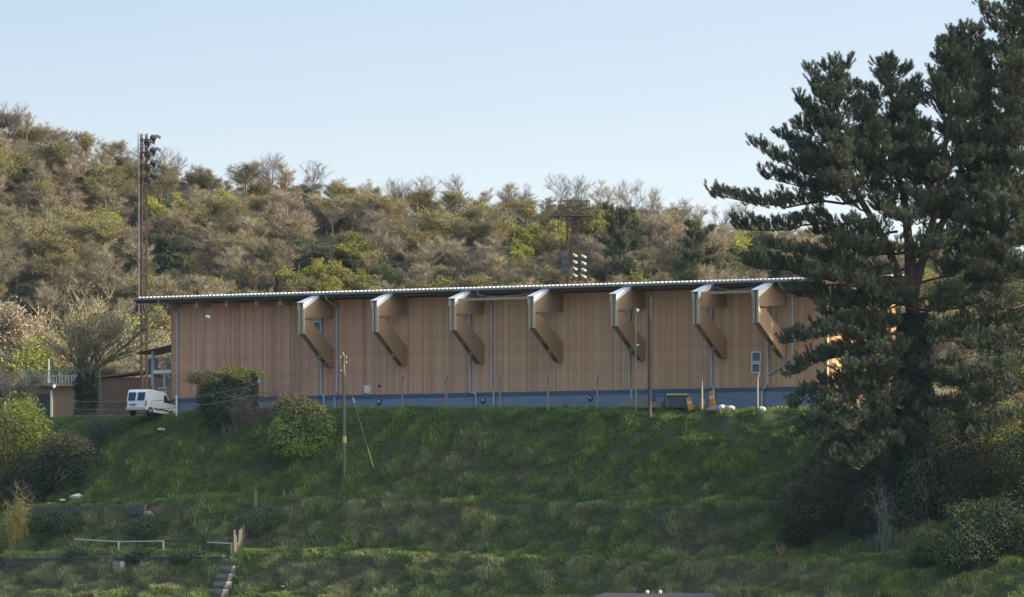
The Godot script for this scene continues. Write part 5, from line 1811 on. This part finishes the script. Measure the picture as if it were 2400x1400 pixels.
	for i in bits.size():
		var e: Array = bits[i]
		solo("white_stone" if i in [1, 2, 3] else "litter", lump(Vector3(e[2] * 1.6, e[2] * 0.5, e[2]), 11.0 + i, 0.6), M.stone_white, e[3], "stone" if i in [1, 2, 3] else "litter", at(e[0], e[1]) + V(0, e[2] * 0.4 + 0.12, 0), i * 0.8)
	# grey gravel mound cut by the lower edge of the view
	g = Geo.new()
	var prof := PackedVector2Array([Vector2(-5.4, -2.0), Vector2(5.4, -2.0), Vector2(4.3, -0.55), Vector2(3.6, 0.0), Vector2(2.9, -0.06), Vector2(1.4, -0.02), Vector2(0.2, -0.08), Vector2(-1.5, -0.05), Vector2(-3.1, -0.02), Vector2(-4.2, -0.45)])
	g.prism(prof, V(0, 0, -0.9), Vector3.RIGHT, Vector3.UP, V(0, 0, 2.6))
	var gm := solo("gravel_mound", g.commit(), M.gravel, "flat topped mound of grey gravel at the foot of the bank", "mound", Vector3(9.0, -12.44, -456.5), 0.0)
	for k in 2:
		var o := part("pale_stone", lump(Vector3(0.13, 0.12, 0.13), 31.0 + k), M.stone_white, gm)
		o.position = V(-0.4 + k * 0.82, 0.03, 0.6)
	g = Geo.new()
	g.bar(V(-3.2, -0.6, 0), V(2.6, 0.1, -1.0), 0.5, 0.08)
	solo("kerb_stone", g.commit(), M.concrete, "pale stone edging in the rough grass at the lower right", "kerb", at(61.2, 24.2), 0.0)


func build_shrubs() -> void:
	# rounded evergreen on the bank
	bush("round_bush", "rounded glossy evergreen bush with yellowed tips on the grass bank", "bush", at(11.4, 9.4) + V(0.05, -0.1, 0), [
		[V(0, 1.55, 0), V(2.05, 1.55, 1.7), Color(0.15, 0.20, 0.05), Color(0.075, 0.115, 0.04), 0.52],
		[V(0.1, 0.55, 0.7), V(1.45, 0.75, 1.0), Color(0.24, 0.30, 0.06), Color(0.12, 0.18, 0.045), 0.20],
		[V(-1.3, 1.4, 0.5), V(0.85, 0.95, 0.9), Color(0.22, 0.27, 0.06), Color(0.12, 0.17, 0.05), 0.12],
		[V(-0.45, 3.35, -0.3), V(1.5, 0.75, 1.2), Color(0.22, 0.17, 0.06), Color(0.13, 0.12, 0.05), 0.13],
		[V(0.75, 2.95, 0.2), V(0.9, 0.5, 0.8), Color(0.34, 0.31, 0.07), Color(0.16, 0.16, 0.05), 0.06]], 16000, 0.20)
	# flat topped hedge in front of the hall
	bush("ivy_hedge", "dark ivy hedge with a flat yellow green top in front of the hall's left part", "hedge", at(2.6, 6.6) + V(0.1, -0.1, 0), [
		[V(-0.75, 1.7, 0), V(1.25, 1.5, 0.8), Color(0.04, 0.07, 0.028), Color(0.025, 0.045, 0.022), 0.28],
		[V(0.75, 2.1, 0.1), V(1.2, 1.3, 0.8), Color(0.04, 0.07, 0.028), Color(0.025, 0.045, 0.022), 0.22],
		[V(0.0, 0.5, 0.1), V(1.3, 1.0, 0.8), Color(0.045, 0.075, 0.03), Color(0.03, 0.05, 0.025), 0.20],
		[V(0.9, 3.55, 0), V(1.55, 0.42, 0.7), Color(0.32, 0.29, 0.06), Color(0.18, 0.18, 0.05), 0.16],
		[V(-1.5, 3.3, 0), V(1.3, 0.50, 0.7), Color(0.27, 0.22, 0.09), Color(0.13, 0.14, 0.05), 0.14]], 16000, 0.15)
	bush("ivy_post", "ivy clad post at the right end of the flat topped hedge", "plant", at(4.9, 6.0), [
		[V(0, 1.5, 0), V(0.22, 1.6, 0.22), Color(0.06, 0.09, 0.03), Color(0.035, 0.055, 0.025), 1.0]], 1500, 0.13)
	thicket("twiggy_sapling", "pale yellow budding sapling behind the lamp post at the hedge", at(0.2, 3.6), Vector3(1.5, 5.0, 0.8), 60, Color(0.20, 0.17, 0.08), Color(0.16, 0.13, 0.07), 0.014, 0.9, 10, Color(0.30, 0.27, 0.08))
	thicket("bramble", "grey brown bramble thicket at the foot of the ivy hedge", at(5.0, 7.4), Vector3(2.4, 1.7, 1.0), 230, Color(0.16, 0.125, 0.105), Color(0.11, 0.085, 0.07), 0.016, 0.2)
	thicket("bramble", "bramble thicket between the hedge and the rounded bush", at(7.6, 6.4), Vector3(1.6, 1.5, 0.8), 150, Color(0.15, 0.115, 0.10), Color(0.10, 0.08, 0.065), 0.015, 0.2)
	thicket("bramble", "bluish grey brambles on the slope right of the sunlit left bush", at(-7.5, 8.2), Vector3(2.6, 1.5, 1.2), 230, Color(0.10, 0.10, 0.085), Color(0.06, 0.075, 0.05), 0.014, 0.3, 5, Color(0.05, 0.075, 0.045))
	# big sunlit bush at the left edge
	bush("sunlit_bush", "big yellow green bush catching the sun at the left edge of the bank", "bush", at(-10.6, 10.8) + V(-1.2, -0.3, 0), [
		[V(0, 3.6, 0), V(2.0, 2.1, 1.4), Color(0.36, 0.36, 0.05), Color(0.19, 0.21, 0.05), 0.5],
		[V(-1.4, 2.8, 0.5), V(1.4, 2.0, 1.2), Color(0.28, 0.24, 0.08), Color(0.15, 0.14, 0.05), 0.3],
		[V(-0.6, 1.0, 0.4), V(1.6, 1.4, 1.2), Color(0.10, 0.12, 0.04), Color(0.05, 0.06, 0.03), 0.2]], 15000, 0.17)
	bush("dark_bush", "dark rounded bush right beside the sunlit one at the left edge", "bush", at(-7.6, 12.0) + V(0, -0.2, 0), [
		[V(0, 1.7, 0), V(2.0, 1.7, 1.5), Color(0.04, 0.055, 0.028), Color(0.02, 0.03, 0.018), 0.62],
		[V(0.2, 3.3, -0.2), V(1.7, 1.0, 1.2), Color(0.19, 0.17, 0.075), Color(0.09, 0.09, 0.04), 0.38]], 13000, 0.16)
	bush("dark_bush", "very dark ivy bush below the sunlit bush at the left edge", "bush", at(-9.6, 13.6) + V(-0.5, -0.3, 0), [
		[V(0, 1.2, 0), V(2.2, 1.5, 1.2), Color(0.03, 0.042, 0.024), Color(0.018, 0.028, 0.016), 1.0]], 7000, 0.16)
	thicket("twiggy_shrub", "yellow twigged shrub on the terrace at the lower left edge", at(-6.6, 18.4), Vector3(1.6, 2.4, 1.0), 150, Color(0.36, 0.30, 0.10), Color(0.24, 0.19, 0.07), 0.017, 0.6, 5, Color(0.34, 0.31, 0.08))
	for e in [[4.6, 17.8, 1.5, 1.0, "dark green shrub behind the white part of the pipe railing"], [-3.3, 17.4, 1.4, 0.9, "dark green shrub behind the left end of the pipe railing"], [14.3, 17.4, 1.5, 1.2, "dark green shrub behind the pickets and the timber post"], [-7.8, 21.4, 1.8, 1.0, "dark shrub on the lower terrace under the yellow twigged shrub"], [1.3, 21.5, 0.7, 0.5, "small dark tuft on the retaining wall under the rail's dark post"], [6.9, 21.6, 0.9, 0.5, "small dark tuft on the retaining wall under the white rail"], [11.2, 21.7, 1.2, 0.55, "wider dark tuft on the retaining wall left of the pickets"], [-4.4, 16.4, 1.7, 0.6, "low dark ivy mat under the ledge wall at the left"]]:
		bush("dark_shrub", e[4], "shrub", at(e[0], e[1]) + V(0, -0.1, 0), [[V(0, e[3] * 0.6, 0), V(e[2], e[3], e[2] * 0.7), Color(0.055, 0.085, 0.035), Color(0.028, 0.048, 0.024), 1.0]], int(3200 * e[2]), 0.13, "dark shrubs on the lower left terraces")
	# under the pines
	bush("dark_thicket", "dark brown bramble mound at the foot of the leaning pine", "bush", at(60.0, 15.6), [
		[V(0, 1.4, 0), V(3.4, 2.0, 1.8), Color(0.055, 0.05, 0.035), Color(0.03, 0.03, 0.022), 0.6],
		[V(-2.4, 0.8, 0.8), V(2.0, 1.4, 1.3), Color(0.06, 0.06, 0.035), Color(0.035, 0.04, 0.024), 0.4]], 17000, 0.15)
	bush("dark_thicket", "tall dark green thicket left of the ivy trunk", "bush", at(60.6, 12.4), [
		[V(0, 2.0, 0), V(2.9, 2.6, 1.6), Color(0.05, 0.065, 0.035), Color(0.028, 0.038, 0.024), 0.55],
		[V(-1.9, 1.8, 0.3), V(2.0, 1.9, 1.4), Color(0.09, 0.10, 0.05), Color(0.05, 0.06, 0.03), 0.45]], 16000, 0.16)
	thicket("twiggy_shrub", "pale brown twiggy shrub on the bank at the pine's left edge", at(56.6, 15.2), Vector3(1.6, 2.6, 1.2), 170, Color(0.20, 0.15, 0.10), Color(0.13, 0.10, 0.07), 0.014, 0.45, 3, Color(0.16, 0.13, 0.07))
	thicket("twiggy_shrub", "silvery grey twiggy shrub in front of the ivy trunk", at(64.6, 18.2), Vector3(1.5, 3.4, 0.8), 110, Color(0.15, 0.17, 0.15), Color(0.09, 0.10, 0.085), 0.012, 0.65, 5, Color(0.12, 0.14, 0.115))
	bush("yellow_bush", "yellow green sunlit bush between the two right hand pines", "bush", at(68.9, 11.6) + V(-0.2, -0.2, 0), [
		[V(0, 1.9, 0), V(1.3, 2.2, 1.1), Color(0.27, 0.27, 0.06), Color(0.13, 0.15, 0.045), 0.7], [V(0.9, 3.9, -0.4), V(1.0, 1.5, 0.9), Color(0.20, 0.21, 0.06), Color(0.09, 0.11, 0.04), 0.3]], 9000, 0.15)
	bush("dark_thicket", "brownish thicket between the ivy trunk and the yellow bush", "bush", at(67.6, 13.6) + V(0, -0.2, 0), [
		[V(0, 1.8, 0), V(2.0, 2.2, 1.4), Color(0.09, 0.075, 0.05), Color(0.045, 0.042, 0.028), 1.0]], 9000, 0.15)
	bush("green_bush", "wide dark green bush filling the lower right edge", "bush", at(74.2, 20.6) + V(0.2, -0.2, 0), [
		[V(-1.6, 0.8, 0.6), V(1.6, 1.3, 1.2), Color(0.034, 0.055, 0.018), Color(0.016, 0.026, 0.012), 0.3],
		[V(0.4, 1.9, -0.3), V(1.6, 2.0, 1.4), Color(0.026, 0.042, 0.016), Color(0.012, 0.02, 0.010), 0.35],
		[V(2.3, 1.2, 0.3), V(1.6, 1.5, 1.3), Color(0.034, 0.055, 0.018), Color(0.016, 0.026, 0.012), 0.25],
		[V(-3.0, 0.4, 0.9), V(1.0, 0.7, 0.8), Color(0.05, 0.075, 0.022), Color(0.02, 0.034, 0.014), 0.10]], 19000, 0.16)
	bush("green_bush", "tall green bush at the right edge below the outermost pine", "bush", at(73.2, 14.6) + V(0.3, -0.2, 0), [
		[V(0, 2.2, 0), V(2.2, 2.8, 1.5), Color(0.048, 0.066, 0.023), Color(0.02, 0.03, 0.015), 1.0]], 13000, 0.16)
	thicket("oak_sapling", "small sunlit sapling at the foot of the bank right of the ivy trunk", at(68.4, 18.6), Vector3(0.8, 1.9, 0.6), 36, Color(0.26, 0.20, 0.11), Color(0.18, 0.14, 0.08), 0.026, 0.8, 9, Color(0.28, 0.30, 0.06))
	thicket("straw_tuft", "pale straw tuft on the grassy terrace near the pines", at(57.1, 18.9), Vector3(0.45, 0.9, 0.4), 40, Color(0.36, 0.27, 0.14), Color(0.26, 0.20, 0.11), 0.012, 0.8)
	for e in [[63.0, 17.0, 1.7, 1.5, 0, "low dark bush just left of the ivy trunk's foot"], [67.6, 15.4, 1.8, 1.7, 0, "dark bush just right of the ivy trunk's foot"], [71.2, 18.2, 2.0, 1.6, 1, "green bush between the sunlit sapling and the wide corner bush"], [72.2, 12.0, 2.0, 2.2, 1, "green bush in front of the outermost pine's trunk"], [70.0, 21.0, 1.6, 1.0, 1, "low green bush under the sunlit sapling at the lower right"], [66.0, 9.0, 1.6, 2.4, 0, "tall dark bush behind the ivy trunk"], [58.2, 17.6, 1.5, 1.0, 0, "low dark bush left of the dark bramble mound"]]:
		var ca := Color(0.055, 0.085, 0.03) if e[4] == 1 else Color(0.04, 0.045, 0.026)
		bush("undergrowth_bush", e[5], "bush", at(e[0], e[1]) + V(0, -0.2, 0), [[V(0, e[3] * 0.75, 0), V(e[2], e[3], e[2] * 0.7), ca, ca * 0.5, 1.0]], int(5200 * e[2]), 0.15, "undergrowth under the pines")
	kind_tree("bare0", "bare_tree", "bare tree added to throw dappled shade on the hall's sunlit end wall", ground_at(28.0, -487.0), 7.5, "", 1.1)  # twiggy tree added in the sun's path to dapple the end wall
	kind_tree("dark", "evergreen_tree", "dark evergreen added to cast shade on the hall's sunlit end wall", ground_at(33.5, -485.0), 9.0, "", 1.0)  # added so that its shadow dims the end wall
	kind_tree("bare2", "bare_tree", "second bare tree a little further from the hall's sunlit end wall", ground_at(31.0, -490.5), 8.2, "", 1.1)
	# behind the left end
	var s := bare_spec(10.5)
	s.trunk = 0.24; s.bare = 0.55; s.kids = [7, 6, 5]; s.open = 0.62; s.shrink = 0.88; s.girth = 0.022; s.twigs = 9; s.lift = 0.42; s.twig_len = 0.7; s.twig_w = 0.014
	s.wood = Color(0.22, 0.185, 0.12); s.twig = Color(0.40, 0.335, 0.20); s.twig2 = Color(0.32, 0.265, 0.16); s.leaves = 1; s.leaf = Color(0.27, 0.24, 0.09); s.leaf2 = Color(0.21, 0.18, 0.08); s.leaf_len = 0.10
	var k := tree_mesh(s)
	var base := Vector3(-30.7, 0.1, -516.0)
	var o := thing("ivy_tree", "spreading budding tree with an ivy wrapped trunk beside the brick hut", "tree", base, 1.2)
	o.scale = Vector3(1.25, 1.0, 1.25)
	part("trunk", k[0], M.twigs, o)
	part("crown", k[1], M.leaves, o)
	part("ivy", ivy(V3([[0, -0.2, 0], [0, 1.4, 0], [0.05, 2.6, 0], [0.1, 3.4, 0]]), PackedFloat32Array([0.62, 0.55, 0.62, 0.3]), 4200, 0.13, Color(0.045, 0.07, 0.03), Color(0.02, 0.035, 0.02)), M.leaves, o)
	kind_tree("bare1", "bare_tree", "rounded twiggy tree right of the ivy tree, behind the tall mast's foot", ground_at(-28.4, -536.0), 8.6, "")
	kind_tree("olive", "budding_tree", "olive budding tree at the hall's left corner behind the landing", ground_at(-26.4, -545.0), 8.0, "")
	kind_tree("dark", "evergreen_tree", "dark evergreen behind the landing's sloping roof", ground_at(-25.2, -538.0), 6.2, "")
	kind_tree("fresh", "budding_tree", "yellow green tree just left of the hall's roof end", ground_at(-28.9, -560.0), 9.6, "")
	kind_tree("olive", "budding_tree", "olive budding tree above the brick hut at the left", ground_at(-34.2, -541.0), 7.5, "", 1.2)
	kind_tree("dark", "evergreen_tree", "dark evergreen behind the hut's mesh fence", ground_at(-32.0, -538.0), 5.2, "", 1.2)
	kind_tree("dark", "evergreen_tree", "dark evergreen at the left edge behind the hut", ground_at(-37.5, -540.0), 6.4, "", 1.2)
	kind_tree("pink", "bare_tree", "reddish brown twiggy tree at the left edge beside the hut", ground_at(-36.6, -522.0), 6.0, "")
	kind_tree("bare2", "bare_tree", "brown twiggy thicket tree in front of the hut's left end", ground_at(-35.2, -517.5), 4.2, "", 1.3)
	var bl := bare_spec(8.0)
	bl.leaves = 4; bl.leaf = Color(0.46, 0.385, 0.29); bl.leaf2 = Color(0.35, 0.275, 0.20); bl.leaf_len = 0.13; bl.twigs = 14
	kinds["blossom"] = tree_mesh(bl)
	kind_tree("blossom", "blossom_tree", "pale blossoming tree at the left edge", ground_at(-38.4, -548.0), 10.4, "trees in pale blossom at the left", 1.0)
	kind_tree("blossom", "blossom_tree", "small pale blossoming tree beside the hall's roof end", ground_at(-27.8, -552.0), 8.4, "trees in pale blossom at the left", 0.7)
	kind_tree("fresh", "budding_tree", "yellow green tree under the blossom at the left edge", ground_at(-36.9, -536.0), 7.0, "", 0.9)
	for e in [[-33.0, -575.0, 9.0, "bare0"], [-37.5, -580.0, 9.6, "olive"], [-41.5, -585.0, 9.8, "bare2"], [-29.5, -590.0, 9.0, "bare1"]]:
		kind_tree(e[3], "budding_tree" if e[3] == "olive" else "bare_tree", {-33.0: "tall bare tree rising behind the ivy tree's crown", -37.5: "tall olive budding tree behind the blossom at the left edge", -41.5: "bare tree at the very left edge behind the blossom", -29.5: "bare tree behind the mast's foot at the wood's edge"}[e[0]], ground_at(e[0], e[1]), e[2], "")
	# backdrop behind the pines
	for e in [[34.0, -520.0, 8.0, "bare0", "bare tree seen between the pine trunks behind the hall's right end"], [30.0, -530.0, 7.0, "bare2", "bare tree behind the ivy trunk beyond the hall's end"], [38.5, -515.0, 8.0, "olive", "olive budding tree at the right edge behind the pines"], [26.0, -545.0, 8.0, "fresh", "yellow green tree behind the hall's right end"], [36.5, -495.0, 6.0, "fresh", "sunlit yellow green tree at the right edge behind the outermost pine"]]:
		kind_tree(e[3], "bare_tree" if e[3].begins_with("bare") else "budding_tree", e[4], ground_at(e[0], e[1]), e[2], "", 1.2)


func _ready() -> void:
	rng.seed = 4711
	bumps.seed = 5
	bumps.frequency = 0.03
	bumps.fractal_octaves = 3
	patch.seed = 23
	patch.frequency = 0.045
	patch.fractal_octaves = 3
	# camera: a long lens across the valley, with the lens shifted up so that walls stay upright
	var cam := Camera3D.new()
	cam.name = "camera"
	cam.projection = Camera3D.PROJECTION_FRUSTUM
	cam.keep_aspect = Camera3D.KEEP_HEIGHT
	cam.near = 10.0
	cam.far = 4000.0
	cam.size = 2.0 * cam.near * 700.0 / 16800.0
	cam.frustum_offset = Vector2(0.0, cam.near * 670.0 / 16800.0)
	cam.position = EYE
	add_child(cam)
	# sky
	var sm := ProceduralSkyMaterial.new()
	sm.sky_top_color = tone(0.0, 0.20, 0.50)
	sm.sky_horizon_color = tone(1.3, 1.32, 1.0)
	sm.sky_curve = 0.028
	sm.ground_horizon_color = Color(0.35, 0.36, 0.30)
	sm.ground_bottom_color = Color(0.20, 0.22, 0.16)
	sm.sun_angle_max = 2.0
	sm.sun_curve = 0.10
	# fill light painted into the sky cover as a broad, strong sun aureole
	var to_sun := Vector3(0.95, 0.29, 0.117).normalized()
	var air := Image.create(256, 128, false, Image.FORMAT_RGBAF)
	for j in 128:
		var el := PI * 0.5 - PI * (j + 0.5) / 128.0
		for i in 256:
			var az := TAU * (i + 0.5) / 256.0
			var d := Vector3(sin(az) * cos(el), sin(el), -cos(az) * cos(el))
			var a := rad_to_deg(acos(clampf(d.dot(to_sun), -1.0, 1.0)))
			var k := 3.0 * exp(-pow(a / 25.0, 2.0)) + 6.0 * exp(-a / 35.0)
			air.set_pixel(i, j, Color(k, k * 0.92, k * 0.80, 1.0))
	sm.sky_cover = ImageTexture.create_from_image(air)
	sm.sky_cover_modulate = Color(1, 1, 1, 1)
	var sky := Sky.new()
	sky.sky_material = sm
	var env := Environment.new()
	env.background_mode = Environment.BG_SKY
	env.sky = sky
	env.background_energy_multiplier = 0.67
	env.tonemap_mode = Environment.TONE_MAPPER_LINEAR
	env.tonemap_exposure = 1.52
	env.fog_enabled = true
	env.fog_density = 0.000024
	env.fog_light_color = Color(0.72, 0.86, 1.0)
	env.sdfgi_enabled = true
	env.ssao_enabled = true
	env.ssil_enabled = true
	var we := WorldEnvironment.new()
	we.name = "sky"
	we.environment = env
	add_child(we)
	# low sun from the right, a little behind the plane of the hall's front
	var sun := DirectionalLight3D.new()
	sun.name = "sun"
	sun.light_color = Color(1.0, 0.91, 0.75)
	sun.light_energy = 1.6
	sun.light_angular_distance = 0.5
	sun.shadow_enabled = true
	sun.transform = Transform3D(Basis.looking_at(-Vector3(0.95, 0.29, 0.117).normalized(), Vector3.UP), Vector3(100, 60, -500))
	add_child(sun)
	make_materials()
	build_ground()
	build_hall()
	make_tree_kinds()
	build_hill()
	build_left_end()
	build_masts()
	build_clutter()
	build_terraces()
	build_pines()
	build_shrubs()
	build_grass()
